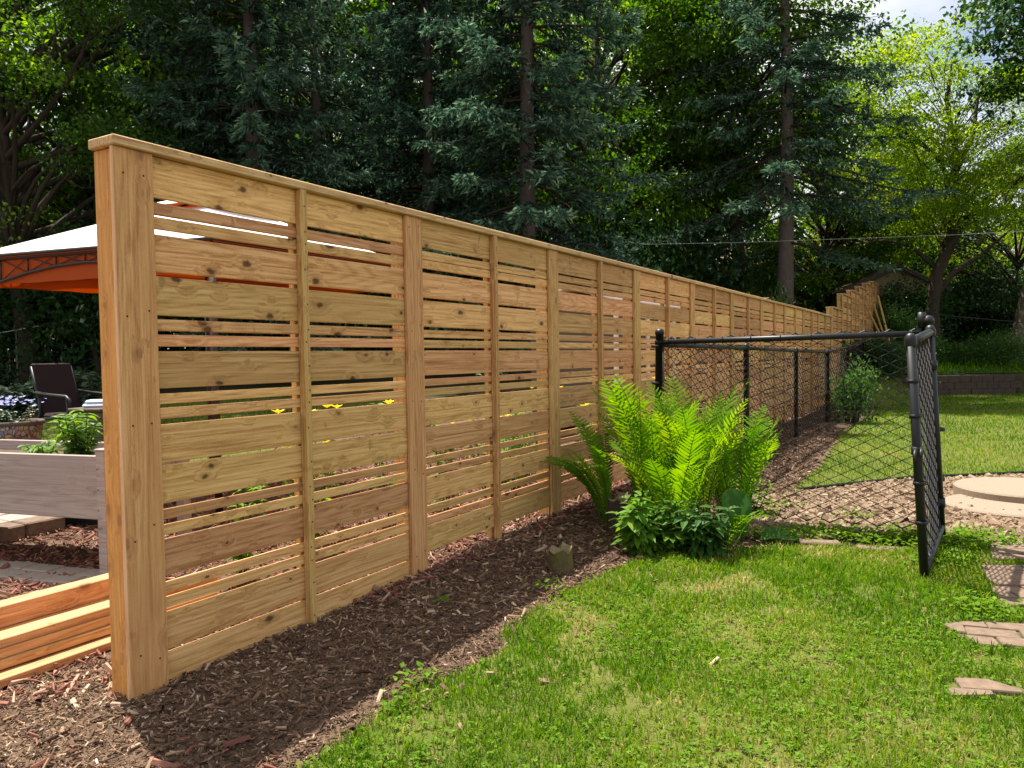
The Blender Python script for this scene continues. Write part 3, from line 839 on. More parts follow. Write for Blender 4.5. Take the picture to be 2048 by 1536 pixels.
m.tube([(GL + .03, .02, .81), (GL + .065, .03, .825), (GL + .10, .03, .81), (GL + .12, .03, .78)], [.008, .009, .008, .006], 8)
lt = m.build('fork_latch', M['black'], gate, smooth=True)
lt.rotation_euler = (0, 0, 0)
for zz in (.28, 1.18):
    m = MB(); m.lathe([(.027, -.03), (.032, -.03), (.032, .03), (.027, .03)], n=12); m.box((-.045, 0, 0), (.05, .02, .04), .003); m.build('hinge', M['black'], gate, (0, 0, zz), smooth=True)
for zz in (1.18, .99, .62, .4):
    m = MB(); m.lathe([(.0275, -.010), (.0305, -.010), (.0305, .010), (.0275, .010)], n=12); m.box((-.02, .03, 0), (.03, .006, .018), .001); m.build('tension_band', M['black'], gate, (GL, 0, zz), smooth=True)

# ------------------------------------------------------------------ trees
def curve(a, b, bend, n=7):
    a = np.asarray(a, float); b = np.asarray(b, float); u = np.linspace(0, 1, n)[:, None]
    return a * (1 - u) + b * u + np.asarray(bend, float) * (4 * u * (1 - u))
def spruce_meshes(seed, H, r0, zmin, Lmax, step=.36, dens=1.0, bare=None, drop=.22):
    r = np.random.default_rng(seed)
    tr = MB(); zz = np.linspace(-.3, H, 14)
    tr.tube(np.stack([.04 * np.sin(zz * .7 + seed), .04 * np.cos(zz * .5), zz], 1), r0 * (1 - .93 * np.clip(zz / H, 0, 1)) * (1 + .35 * np.exp(-np.clip(zz, 0, 9) * 2.5)), 12)
    br = MB(); fo = MB(); C = []; D = []; Nn = []; LL = []; WW = []; TT = []
    z = zmin; az = 0.0
    while z < H - .3:
        f = (z - zmin) / (H - zmin)
        nb = r.integers(4, 7) if (bare is None or z > bare) else r.integers(1, 4)
        for _ in range(nb):
            az += 2.4 + r.normal(0, .35)
            L = max(.35, Lmax * (1 - f) ** .75 * r.uniform(.62, 1.12))
            if bare is not None and z < bare: L *= r.uniform(.35, .85)
            d = np.array([math.cos(az), math.sin(az), 0]); sl = -drop + .55 * f + r.normal(0, .07)
            u = np.linspace(0, 1, 8); zb = z + r.uniform(-.15, .15)
            pts = np.outer(u * L, d) + np.stack([0 * u, 0 * u, zb + L * (sl * u - .30 * u * u + .22 * u ** 4)], 1)
            br.tube(pts, np.linspace(.018 + .007 * L, .004, 8), 4, False)
            s0 = .12 if L < 1.2 else .18
            nt = max(5, int(L * (1 - s0) / .085 * dens))
            ut = np.sort(r.uniform(s0, 1, nt)); side = np.where(np.arange(nt) % 2, 1, -1)
            p0 = np.stack([np.interp(ut, u, pts[:, k]) for k in range(3)], 1)
            sd = np.array([-d[1], d[0], 0])
            tl = np.minimum(.55, (.16 + .34 * (1 - ut) * L * .6)) * r.uniform(.6, 1.25, nt)
            td = d * r.uniform(.35, .8, (nt, 1)) + sd * (side * r.uniform(.5, 1.0, nt))[:, None] + np.stack([0 * ut, 0 * ut, r.uniform(-.75, .02, nt)], 1)
            td /= np.linalg.norm(td, axis=1)[:, None]
            for q in range(9):
                w = (q + r.random(nt)) / 9
                c = p0 + td * (tl * w)[:, None] + np.stack([0 * w, 0 * w, -.14 * w * w * tl], 1) + r.normal(0, .018, (nt, 3))
                dd = td + r.normal(0, .42, (nt, 3)) + np.array([0, 0, .10])
                C.append(c); D.append(dd); Nn.append(np.array([0, 0, 1.0]) + r.normal(0, .7, (nt, 3)))
                LL.append(r.uniform(.10, .20, nt)); WW.append(r.uniform(.032, .062, nt))
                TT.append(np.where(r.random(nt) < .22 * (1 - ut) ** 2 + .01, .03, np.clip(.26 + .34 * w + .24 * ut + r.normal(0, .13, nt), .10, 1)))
        z += step * r.uniform(.75, 1.25)
    fo.leaves(np.vstack(C), np.vstack(D), np.vstack(Nn), np.concatenate(LL), np.concatenate(WW), .25, np.concatenate(TT), .12)
    return tr.mesh('trunk', True), br.mesh('branches', True), fo.mesh('crown')
def place_spruce(ms, px, Y, label, scale=1.0, rz=0.0, lean=0.0):
    x = at_y(px, 600, Y).x
    o = thing('spruce_tree', label, 'tree', (x, Y, g1(x, Y) - .05), rz, 'spruces behind the wooden fence')
    o.scale = (scale, scale, scale)
    o.rotation_euler = (0, lean, rz)
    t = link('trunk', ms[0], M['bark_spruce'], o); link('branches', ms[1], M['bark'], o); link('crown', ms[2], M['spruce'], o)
    return o
SP1 = spruce_meshes(3, 16.5, .21, 1.4, 3.1, .28, 1.5)
SP2 = spruce_meshes(8, 17.0, .23, 3.7, 3.9, .36, 1.2, 4.6, .28)
SP3 = spruce_meshes(15, 16.0, .17, 3.6, 2.3, .40, .9, 5.0)
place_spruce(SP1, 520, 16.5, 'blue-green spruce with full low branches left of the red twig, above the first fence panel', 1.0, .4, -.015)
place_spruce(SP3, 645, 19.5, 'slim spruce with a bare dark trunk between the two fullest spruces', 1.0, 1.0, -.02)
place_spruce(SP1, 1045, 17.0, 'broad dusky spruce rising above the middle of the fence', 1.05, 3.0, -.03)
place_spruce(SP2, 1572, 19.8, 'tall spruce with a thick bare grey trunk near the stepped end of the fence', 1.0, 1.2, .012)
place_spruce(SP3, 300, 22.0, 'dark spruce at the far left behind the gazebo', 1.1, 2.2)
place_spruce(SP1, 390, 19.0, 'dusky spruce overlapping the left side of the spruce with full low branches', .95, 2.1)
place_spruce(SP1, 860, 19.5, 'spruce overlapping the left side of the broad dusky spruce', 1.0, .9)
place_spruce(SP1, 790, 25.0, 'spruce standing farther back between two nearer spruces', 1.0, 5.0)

def decid_meshes(seed, H, r0, cz, rad, ncl, nleaf, leaf=.10, flat=.55, spread=.55, trunk_to=.75, shell=.55, limb=1.0):
    r = np.random.default_rng(seed)
    tr = MB(); zt = H * trunk_to; zz = np.linspace(-.3, zt, 9)
    pth = np.stack([.18 * np.sin(zz * .5 + seed), .15 * np.sin(zz * .37 + 2 * seed), zz], 1)
    tr.tube(pth, r0 * (1 - .72 * np.clip(zz / zt, 0, 1)) * (1 + .5 * np.exp(-np.clip(zz, 0, 9) * 2.2)), 10)
    br = MB(); fo = MB()
    v = r.normal(size=(ncl, 3)); v /= np.linalg.norm(v, axis=1)[:, None]
    q = (shell + (1 - shell) * r.random(ncl)) ** (1 / 2.0)
    cen = v * q[:, None] * np.array(rad) + np.array([0, 0, cz])
    C = []; D = []; T = []
    for c in cen:
        zb = np.clip(c[2] - (.35 + .35 * r.random()) * np.hypot(c[0], c[1]) - .3, .22 * H, zt)
        a = np.array([np.interp(zb, zz, pth[:, 0]), np.interp(zb, zz, pth[:, 1]), zb])
        L = np.linalg.norm(c - a)
        pts = curve(a, c, (r.normal(0, .08 * L), r.normal(0, .08 * L), r.uniform(-.02, .16) * L), 7)
        br.tube(pts, limb * np.linspace(.022 + .013 * L, .008, 7), 5, False)
        for _ in range(3):
            k = r.uniform(.5, .95); p = pts[int(k * 6)]
            e = c + r.normal(0, spread * .9, 3)
            br.tube(curve(p, e, r.normal(0, .1, 3), 4), np.linspace(.012, .004, 4), 3, False)
        n = int(nleaf * r.uniform(.6, 1.4))
        sub = c + r.normal(0, spread, (8, 3)) * np.array([1, 1, flat])
        pick = r.integers(0, 8, n)
        pos = sub[pick] + r.normal(0, spread * .42, (n, 3)) * np.array([1, 1, flat])
        C.append(pos); out = pos - np.array([0, 0, cz])
        out /= np.linalg.norm(out, axis=1)[:, None] + 1e-6
        D.append(out * .5 + r.normal(0, .7, (n, 3)) + np.array([0, 0, -.35]))
        T.append(np.clip(r.normal(.42, .17) + r.normal(0, .17, n), 0, 1))
    C = np.vstack(C); D = np.vstack(D); n = len(C)
    fo.leaves(C, D, np.array([0, 0, 1.0]) + r.normal(0, .55, (n, 3)), leaf * r.uniform(.7, 1.3, n), leaf * r.uniform(.5, .85, n), .12, np.concatenate(T), .08)
    return tr.mesh('trunk', True), br.mesh('branches', True), fo.mesh('crown')
def place_tree(ms, name, x, Y, label, leafm, barkm='bark', scale=1.0, rz=0.0, group='broadleaf trees behind the fence', parts=True):
    o = thing(name, label, 'tree', (x, Y, g1(x, Y) - .05), rz, group)
    o.scale = (scale,) * 3
    for nm, me, mt in (('trunk', ms[0], barkm), ('branches', ms[1], barkm), ('crown', ms[2], leafm)):
        set_mat(link(nm, me, None, o), M[mt])
    return o
DA = decid_meshes(21, 12, .22, 6.6, (4.2, 4.2, 5.2), 95, 520, .135)
DB = decid_meshes(22, 14, .26, 8.6, (4.6, 4.6, 5.6), 100, 520, .14)
DL = decid_meshes(23, 10, .20, 6.2, (4.0, 3.4, 3.7), 90, 560, .095, .34, .60, .62, .30, .3)
DS = decid_meshes(27, 12, .20, 6.4, (4.4, 3.6, 5.4), 120, 560, .085, .5, .5)
DO = decid_meshes(24, 12, .30, 7.2, (3.9, 3.9, 4.0), 90, 480, .13, .5)
def pxx(px, Y): return at_y(px, 600, Y).x
place_tree(DS, 'maple_tree', pxx(40, 16), 16, 'leafy green tree at the left edge arching over the gazebo', 'maple', scale=1.0, rz=.3)
place_tree(DB, 'maple_tree', pxx(190, 19), 19, 'tall green tree standing behind the white gazebo roof', 'maple', rz=1.9)
place_tree(DA, 'maple_tree', pxx(660, 27), 27, 'bright green tree seen between the two fullest spruces', 'maple', scale=1.15, rz=2.9)
place_tree(DB, 'maple_tree', pxx(900, 31), 31, 'deep green tree behind the broad dusky spruce', 'maple', scale=1.1, rz=.9)
place_tree(DA, 'maple_tree', pxx(1190, 23), 23, 'sunlit maple filling the gap right of the broad dusky spruce', 'maple', rz=4.0)
place_tree(DB, 'maple_tree', pxx(1330, 29), 29, 'large maple farther back above the middle of the fence', 'maple', scale=1.0, rz=5.0)
# forked maple: its own trunk leaning left then splitting
mk = decid_meshes(31, 12, .17, 8.0, (3.3, 3.0, 4.2), 70, 480, .12)
ft = MB()
ft.tube([(0, 0, -.3), (-.02, 0, .4), (-.05, 0, 2.6), (-.35, 0, 4.6), (-.62, .1, 5.6)], [.27, .20, .17, .15, .13], 10)
ft.tube([(-.60, .1, 5.5), (-.95, .1, 6.6), (-1.2, .2, 8.2), (-1.3, .3, 11)], [.12, .10, .08, .03], 8)
ft.tube([(-.58, .1, 5.4), (-.28, 0, 6.5), (.05, -.1, 7.8), (.2, -.2, 11)], [.11, .095, .08, .03], 8)
ft.tube([(-.1, 0, 2.9), (-.5, .2, 3.7), (-1.2, .4, 4.4), (-2.0, .4, 5.2)], [.06, .05, .035, .01], 6)
place_tree((ft.mesh('trunk', True), mk[1], mk[2]), 'maple_tree', pxx(1484, 22.5), 22.5, 'forked maple with a slim brown trunk beside the thick bare spruce trunk', 'maple', 'bark', 1.0, 0.0)
place_tree(DA, 'maple_tree', pxx(1650, 31), 31, 'green tree just right of the thick bare spruce trunk', 'maple', scale=.85, rz=2.0)
place_tree(DB, 'maple_tree', pxx(60, 29), 29, 'farthest tree at the left edge of the view', 'maple', scale=1.0, rz=3.3)
place_tree(DA, 'maple_tree', pxx(420, 29), 29, 'tree far behind the spruce with full low branches', 'maple', scale=1.1, rz=.1)
place_tree(DB, 'maple_tree', pxx(1740, 39), 39, 'hazy green tree farthest back behind the shed', 'maple', scale=.85, rz=1.0)
place_tree(DA, 'maple_tree', pxx(2010, 38), 38, 'green tree far back at the right edge behind the locust', 'maple', scale=.8, rz=2.4)
place_tree(DB, 'maple_tree', pxx(540, 33), 33, 'tree far back just left of the slim bare spruce', 'maple', scale=1.1, rz=4.4)
place_tree(DA, 'maple_tree', pxx(1080, 33), 33, 'tree far back just right of the broad spruce trunk', 'maple', scale=1.15, rz=5.4)
# honey locust with a bent trunk and open crown against the sky
lt_ = MB()
lt_.tube([(0, 0, -.3), (0, 0, .5), (-.05, 0, 1.8), (.10, 0, 3.0), (.62, 0, 4.1), (.95, 0, 4.7)], [.34, .24, .20, .19, .17, .15], 10)
lt_.tube([(.50, 0, 3.9), (.72, .1, 5.2), (.75, .1, 6.8), (.5, .2, 8.6), (.7, .2, 10)], [.14, .12, .10, .07, .02], 8)
lt_.tube([(.93, 0, 4.65), (1.9, -.2, 5.5), (3.1, -.3, 6.2), (4.2, -.4, 6.6)], [.13, .11, .08, .03], 8)
lt_.tube([(.05, 0, 2.2), (.7, .2, 3.0), (1.7, .3, 3.6), (2.8, .3, 4.5)], [.12, .09, .06, .02], 7)
lt_.tube([(.74, .1, 5.6), (.1, .1, 6.8), (-.9, .2, 7.6), (-2.0, .2, 8.0)], [.09, .07, .05, .015], 7)
lt_.tube([(.74, .1, 6.2), (1.3, .1, 7.4), (1.5, .2, 8.6), (2.2, .2, 9.6)], [.09, .07, .05, .015], 7)
lt_.tube([(.1, 0, 3.1), (-.7, .1, 3.9), (-1.5, .2, 4.1), (-2.4, .2, 4.0)], [.07, .05, .035, .01], 6)
lo = place_tree((lt_.mesh('trunk', True), DL[1], DL[2]), 'locust_tree', pxx(1868, 25), 25, 'yellow-green locust with a dark bent trunk and open crown against the sky', 'locust', 'bark', 1.0, 0.0)
for ch in lo.children:
    if not ch.name.startswith('trunk'): ch.location = (.4, 0, 1.2)
# oak at the right edge: flared pale trunk, crown overhead
ot = MB()
ot.tube([(0, 0, -.3), (0, 0, .15), (.10, 0, .9), (.30, 0, 2.0), (.55, .1, 4.0), (1.1, .2, 7.0)], [.62, .46, .33, .29, .26, .12], 12)
ox = pxx(2050, 25)
oak = place_tree((ot.mesh('trunk', True), DO[1], DO[2]), 'oak_tree', ox, 25, 'green oak at the right edge with a pale flared trunk', 'dark_leaf', 'bark_pale', 1.35, 0.0)
for ch in oak.children:
    if not ch.name.startswith('trunk'): ch.location = (1.3, -4.0, .4)
# lower yellow-green trees below the locust
SM = decid_meshes(41, 5.2, .10, 3.2, (2.6, 2.2, 2.1), 44, 330, .095, .4, .42, .6)
for k, (px, Y, lab, mt, sc) in enumerate((
        (1735, 32, 'low lime-green tree behind the shed ridge', 'locust', 1.15),
        (1960, 31, 'low lime-green tree right of the locust trunk', 'locust', 1.0),
        (1640, 30, 'small leafy tree behind the house and thick spruce trunk', 'maple', 1.1),
        (1830, 36, 'rounded green tree glimpsed just left of the locust trunk', 'shrub', 1.2),
        (2040, 27, 'low dark tree beyond the pale flared trunk', 'dark_leaf', 1.1))):
    place_tree(SM, 'small_tree', pxx(px, Y), Y, lab, mt, 'bark', sc, k * 1.3, 'low trees on the hill')

# understorey shrubs
def shrub_meshes(seed, R, H, n, leaf):
    r = np.random.default_rng(seed); st = MB(); fo = MB(); C = []; T = []
    for k in range(16):
        a = r.uniform(0, 6.28); e = np.array([R * .8 * math.cos(a) * r.uniform(.3, 1), R * .8 * math.sin(a) * r.uniform(.3, 1), H * r.uniform(.4, .95)])
        st.tube(curve((.1 * math.cos(a), .1 * math.sin(a), -.1), e, (0, 0, .15 * H), 5), np.linspace(.03, .006, 5), 4, False)
        m = n // 16; C.append(e + r.normal(0, 1, (m, 3)) * np.array([R * .3, R * .3, H * .16])); T.append(np.clip(r.normal(.42, .15) + r.normal(0, .17, m), 0, 1))
    m = n // 3; v = r.normal(size=(m, 3)); v /= np.linalg.norm(v, axis=1)[:, None]; v[:, 2] = np.abs(v[:, 2])
    C.append(v * np.array([R, R, H]) * r.uniform(.6, 1, (m, 1))); T.append(np.clip(r.normal(.35, .2, m), 0, 1))
    C = np.vstack(C); C[:, 2] = np.maximum(C[:, 2], .05); q = len(C)
    fo.leaves(C, r.normal(0, .8, (q, 3)) + np.array([0, 0, -.2]), np.array([0, 0, 1.0]) + r.normal(0, .5, (q, 3)), leaf * r.uniform(.7, 1.3, q), leaf * r.uniform(.45, .8, q), .12, np.concatenate(T), .1)
    return st.mesh('stems', True), fo.mesh('foliage')
SH = [shrub_meshes(51, 1.5, 2.3, 5200, .11), shrub_meshes(52, 1.7, 1.9, 5200, .12), shrub_meshes(53, .55, .75, 900, .09)]
def place_shrub(k, x, Y, label, mt, sc=(1, 1, 1), rz=0.0, group='understorey shrubs behind the fence', z=None):
    o = thing('shrub', label, 'shrub', (x, Y, (g1(x, Y) if z is None else z) - .03), rz, group)
    o.scale = sc
    for nm, me, m2 in (('stems', SH[k][0], 'bark'), ('foliage', SH[k][1], mt)):
        set_mat(link(nm, me, None, o), M[m2])
    return o
und = [(20, 17, 'dark bushy shrub behind the chair at the left edge'), (130, 18.5, 'dark shrub under the gazebo eave, beside the wire line'), (215, 16, 'dark shrub hard against the first fence post'),
       (420, 20, 'shrub under the spruce with full low branches'), (620, 17, 'dark shrub at the foot of the slim bare spruce'), (760, 20, 'dark shrub left of the broad dusky spruce'),
       (900, 18, 'dark shrub just left of the broad spruce trunk'), (1130, 20, 'dark shrub just right of the broad spruce trunk'), (1230, 19.5, 'dark shrub below the sunlit maple'),
       (1320, 21.5, 'dark shrub above the sixth fence post'), (1400, 22.5, 'dark shrub left of the forked maple trunk')]
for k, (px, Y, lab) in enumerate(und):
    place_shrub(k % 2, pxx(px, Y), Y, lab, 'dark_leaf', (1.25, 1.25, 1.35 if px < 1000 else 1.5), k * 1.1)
for k, (px, Y, lab, mt, sc) in enumerate((
        (1822, 26.5, 'dark shrub on the bank left of the locust trunk', 'dark_leaf', .95), (1900, 31, 'dark shrub right of the locust trunk foot', 'dark_leaf', 1.5),
        (1985, 28.5, 'dark shrub left of the pale flared trunk', 'dark_leaf', 1.35), (1775, 25.5, 'bright shrub just right of the stepped fence end', 'shrub', .62),
        (1850, 24.0, 'bright low shrub behind the gate post', 'shrub', .45), (1930, 24.2, 'bright low shrub on the bank right of the gate', 'shrub', .42),
        (2010, 23.6, 'leafy shrub at the foot of the pale flared trunk', 'shrub', .5), (1745, 20.5, 'shrub between the chain-link corner and the retaining wall', 'dark_leaf', .55),
        (1780, 21.0, 'shrub just in front of the wall end behind the mesh', 'shrub', .42))):
    place_shrub(k % 2, pxx(px, Y), Y, lab, mt, (sc, sc, sc), k * .9, 'shrubs on the right-hand bank')
place_shrub(2, *fp(TC + 8.9, SC + .35)[:2], 'small leafy plant climbing the corner post of the chain-link run', 'shrub', (.75, .75, 1.3), .4, 'shrubs on the right-hand bank')
for k, (px, Y, lab) in enumerate(((1540, 18.9, 'small bright shrub left of the thick bare trunk, over the fence'), (1625, 19.4, 'pale leafy shrub right of the thick bare trunk, over the fence'), (1650, 19.2, 'yellowish sprig of shrub above the end of the level fence'))):
    place_shrub(2, pxx(px, Y), Y, lab, 'shrub', (1.0, 1.0, 2.6 - .3 * k), k, 'shrubs peeping over the fence')

# distant woods that read as one mass
r = np.random.default_rng(77); fo = MB()
n = 32000; x = r.uniform(-52, 44, n); yy = r.uniform(38, 50, n)
top = np.where(x < 13, 15 - .12 * np.abs(x + 8), np.maximum(2.6, 15 - (x - 13) * 2.2)) * (.75 + .5 * vnoise(x, yy, .16, 4))
z = r.random(n) ** .8 * top + 1.2
fo.leaves(np.stack([x, yy, z], 1), r.normal(0, 1, (n, 3)), r.normal(0, .6, (n, 3)) + np.array([0, -.3, 1]), r.uniform(.25, .5, n), r.uniform(.2, .4, n), .15, np.clip(vnoise(x, z, .6, 9) * .7 + r.normal(.08, .15, n), 0, 1))
tag(fo.build('distant_woods', M['maple']), 'distant green woodland beyond the trees', 'woods', kind='stuff')

# ------------------------------------------------------------------ fern clump and plants by the chain-link post
def fern(name, label, loc, seed, nf, Lmin, Lmax, outward, mat='fern', az0=0.0, az1=6.283, wide=.15):
    o = thing(name, label, 'fern', loc); r = np.random.default_rng(seed)
    for k in range(nf):
        m = MB(); az = az0 + (az1 - az0) * (k + r.uniform(-.35, .35)) / nf; L = r.uniform(Lmin, Lmax)
        d = np.array([math.cos(az), math.sin(az), 0]); sd = np.array([-d[1], d[0], 0])
        n = 36; u = np.linspace(0, 1, n); th0 = r.uniform(.10, .22) * outward; th1 = r.uniform(.55, 1.35) * outward
        th = th0 + (th1 - th0) * u ** 1.8; ds = L / (n - 1)
        rr = np.concatenate([[0], np.cumsum(np.sin(th[:-1]) * ds)]); zz = np.concatenate([[0], np.cumsum(np.cos(th[:-1]) * ds)])
        sway = r.normal(0, .16) * L * u ** 2
        pts = np.outer(rr + .05 + .05 * r.random(), d) + np.outer(sway, sd) + np.stack([0 * u, 0 * u, zz], 1)
        m.tube(pts, np.linspace(.0055, .0015, n), 4, False, .35)
        tan = np.gradient(pts, axis=0); tan /= np.linalg.norm(tan, axis=1)[:, None]
        base_t = np.clip(r.normal(.5, .2), .12, .95)
        for i in range(5, n):
            ui = u[i]; prof = math.sin(min(1, max(0, (ui - .08) / .62)) * math.pi / 2) * (1 - max(0, (ui - .70) / .30) ** 1.6) if ui > .08 else 0
            pl = wide * prof * r.uniform(.92, 1.08) * (L / 1.0) ** .5
            if pl < .008: continue
            nrm = np.cross(tan[i], sd); nrm /= np.linalg.norm(nrm)
            for s in (-1, 1):
                pd = sd * s * .86 + tan[i] * .50 + nrm * r.normal(.10, .10); pd /= np.linalg.norm(pd)
                wd = np.cross(nrm, pd); wd /= np.linalg.norm(wd); w = .0088 * (pl / wide) ** .4
                P = []
                for q, f in enumerate((0, .25, .5, .75, 1)):
                    c = pts[i] + pd * pl * f + tan[i] * pl * .10 * f * f - nrm * pl * .10 * f * f * (1 if r.random() < .9 else 3)
                    ww = w * (.65, 1.0, .9, .6, .06)[q] * r.uniform(.85, 1.15)
                    P += [c - wd * ww, c + wd * ww]
                m.add(P, [[2 * q, 2 * q + 1, 2 * q + 3, 2 * q + 2] for q in range(4)], None, np.clip(base_t + .22 * (ui - .5) + r.normal(0, .05), 0, 1))
        m.build('frond', M[mat], o)
    return o
for px, py, sd_, nf, l0, l1, ow, lab in ((1395, 1062, 5, 16, .85, 1.22, .78, 'tallest bright fern crown in the middle of the clump by the chain-link post'),
        (1300, 1052, 9, 14, .85, 1.22, .74, 'left bright fern crown nearest the wooden fence'),
        (1465, 1058, 11, 13, .70, 1.05, .88, 'right bright fern crown leaning over the mesh'),
        (1350, 1088, 16, 11, .55, .88, 1.0, 'lower front fern crown above the leafy plant')):
    q = on_g(px, py); fern('ostrich_fern', lab, (q.x, q.y, q.z), sd_, nf, l0, l1, ow)
q = on_g(1228, 1050)
fern('drooping_fern', 'shaded drooping fern fronds hanging left of the bright ferns', (q.x, q.y, q.z), 12, 13, .60, .95, 1.5, 'fern', 1.7, 4.4, .095)
f4 = on_g(1440, 1098)
fern('small_fern', 'small low fern fronds spreading over the lawn edge under the big fern', (f4.x, f4.y, f4.z), 14, 9, .25, .45, 1.9, 'fern', 3.6, 6.6, .06)
def leafy(name, label, loc, seed, nst, H, spread, leaf, mat, cat='plant', group=None, lw=.42):
    """several stems carrying pairs of broad leaves"""
    r = np.random.default_rng(seed); o = thing(name, label, cat, loc, 0, group); st = MB(); fo = MB()
    for k in range(nst):
        a = r.uniform(0, 6.28); e = np.array([spread * math.cos(a) * r.random() ** .5, spread * math.sin(a) * r.random() ** .5, H * r.uniform(.6, 1)])
        pts = curve((.15 * e[0], .15 * e[1], -.02), e, (.1 * e[0], .1 * e[1], .05 * H), 8); st.tube(pts, np.linspace(.006, .002, 8), 5, False)
        nl = 9 + int(H * 14)
        for q in range(nl):
            f = .2 + .8 * q / (nl - 1); p = np.array([np.interp(f * 7, np.arange(8), pts[:, c]) for c in range(3)])
            for s in range(2):
                b = q * 1.57 + s * 3.14 + r.normal(0, .3); L = leaf * r.uniform(.65, 1.15) * (1.1 - .45 * f)
                d = np.array([math.cos(b), math.sin(b), r.uniform(-.25, .5)]); d /= np.linalg.norm(d); nr = np.array([0, 0, 1.0]) + r.normal(0, .25, 3)
                sd = np.cross(d, nr); sd /= np.linalg.norm(sd); nn = np.cross(sd, d)
                P = []; W = L * lw * .5
                for g, ww in ((0, .08), (.22, .75), (.48, 1.0), (.75, .66), (1, .03)):
                    c = p + d * L * g - np.array([0, 0, 1]) * L * .30 * g * g
                    P += [c - sd * W * ww + nn * W * ww * .3, c, c + sd * W * ww + nn * W * ww * .3]
                Q = [[3 * h + c, 3 * h + c + 1, 3 * h + c + 4, 3 * h + c + 3] for h in range(4) for c in range(2)]
                fo.add(P, Q, None, np.clip(r.normal(.5, .16) + .2 * (f - .5), 0, 1))
    st.build('stems', M['shrub'], o); fo.build('foliage', M[mat], o)
    return o
l1 = on_g(1306, 1112)
leafy('leafy_plant', 'leafy green plant with pointed leaves below the fern', l1, 3, 14, .40, .22, .15, 'basil')
l2 = on_g(1400, 1112)
leafy('leafy_plant', 'darker leafy plant low in the middle of the fern clump', l2, 4, 12, .34, .22, .14, 'shrub')
l3 = on_g(1505, 1030)
leafy('leafy_plant', 'pale small-leaved plant against the mesh right of the fern', l3, 6, 8, .42, .16, .075, 'basil')
l4 = on_g(1170, 985)
leafy('leafy_plant', 'thin dark sprig beside the fence left of the fern', l4, 7, 4, .85, .10, .10, 'burdock', lw=.25)
def broad_leaf(name, label, base, tip, W, nrm, mat='burdock'):
    m = MB(); a = np.array(base, float); b = np.array(tip, float); d = b - a; L = np.linalg.norm(d); d /= L
    nrm = np.array(nrm, float); sd = np.cross(d, nrm); sd /= np.linalg.norm(sd); nn = np.cross(sd, d); P = []; r = np.random.default_rng(int(L * 1000))
    us = np.linspace(0, 1, 9); vsn = np.linspace(-1, 1, 9)
    for u in us:
        w = W * .5 * (math.sin(math.pi * min(1, .08 + u ** .72 * .92)) ** .7 + .02)
        for v in vsn:
            P.append(a + d * L * u + sd * w * v + nn * (abs(v) * w * .38 + .012 * math.sin(9 * u + 5 * abs(v)) - .10 * L * u * u) + r.normal(0, .002, 3))
    Q = [[i * 9 + j, i * 9 + j + 1, (i + 1) * 9 + j + 1, (i + 1) * 9 + j] for i in range(8) for j in range(8)]
    m.add(P, Q, None, .35)
    o = thing(name, label, 'leaf plant', (0, 0, 0)); m.build('leaf_blade', M[mat], o, smooth=True)
    m2 = MB(); m2.tube(curve((a[0] - d[0] * .02, a[1] + .12, g1(a[0], a[1])), a, (0, .03, .03), 5), [.008, .007, .006, .006, .005], 6, False); m2.build('stalk', M['shrub'], o, smooth=True)
    return o
b1 = on_g(1455, 1085)
broad_leaf('burdock_leaf', 'single large dark green burdock leaf hanging right of the fern base', (b1.x + .02, b1.y - .02, .36), (b1.x + .06, b1.y - .16, .06), .19, (.05, -1, .25))
b2 = on_g(1390, 1108)
broad_leaf('burdock_leaf', 'pale broad leaf lying flat on the lawn edge under the fern', (b2.x + .08, b2.y + .06, .05), (b2.x - .14, b2.y - .03, .07), .16, (0, -.3, 1), 'basil')
b3 = on_g(1540, 1090)
broad_leaf('burdock_leaf', 'flat green leaf on the grass right of the small fern', (b3.x - .05, b3.y + .03, .04), (b3.x + .18, b3.y - .03, .06), .15, (0, -.3, 1))

# ------------------------------------------------------------------ stumps, stepping stones, retaining wall
def stump(name, label, p, R, H, seed, mat):
    r = np.random.default_rng(seed); m = MB(); n = 14; rows = 6; V = []
    for i in range(rows):
        f = i / (rows - 1)
        for j in range(n):
            a = j * 6.283 / n; rr = R * (1.15 - .2 * f + .08 * math.sin(3 * a + seed)) * (1 + r.normal(0, .03))
            V.append((rr * math.cos(a), rr * math.sin(a), -.03 + f * (H + .03) + (r.normal(0, .012) if i == rows - 1 else 0) + (.22 * H * (math.sin(a * 1.0 + 1) > .55) if i == rows - 1 else 0)))
    V.append((0, 0, H * 1.0))
    Q = [[i * n + j, i * n + (j + 1) % n, (i + 1) * n + (j + 1) % n, (i + 1) * n + j] for i in range(rows - 1) for j in range(n)]
    T = [[(rows - 1) * n + j, (rows - 1) * n + (j + 1) % n, rows * n] for j in range(n)]
    m.add(V, Q, None)
    o = thing(name, label, 'stump', p); m.build('bark_side', M[mat], o)
    k = MB(); k.add(np.array(V[(rows - 1) * n:]), None, [[j, (j + 1) % n, n] for j in range(n)]); k.build('cut_top', M['cut'], o)
M['cut'] = plain('cut_wood', (.17, .14, .075), .9, .3, 60, .5)
M['mossy'] = bark('mossy_bark', (.07, .065, .022), (.16, .13, .055), 5, 24)
stump('tree_stump', 'short cut tree stump standing in the mulch before the fence', on_g(1122, 1140), .068, .125, 3, 'mossy')
stump('tree_stump', 'dark stump half hidden left of the fern base', on_g(1238, 1068), .075, .24, 5, 'bark')
M['aggregate'] = plain('aggregate_concrete', (.23, .175, .125), .9, .35, 90, .6)
M['paver'] = plain('clay_paver', (.155, .105, .072), .9, .4, 25, .6)
M['paver_grey'] = plain('grey_paver', (.30, .25, .21), .9, .16, 45, .4)
M['wallblock'] = plain('wall_block', (.062, .045, .034), .95, .4, 14, .9)
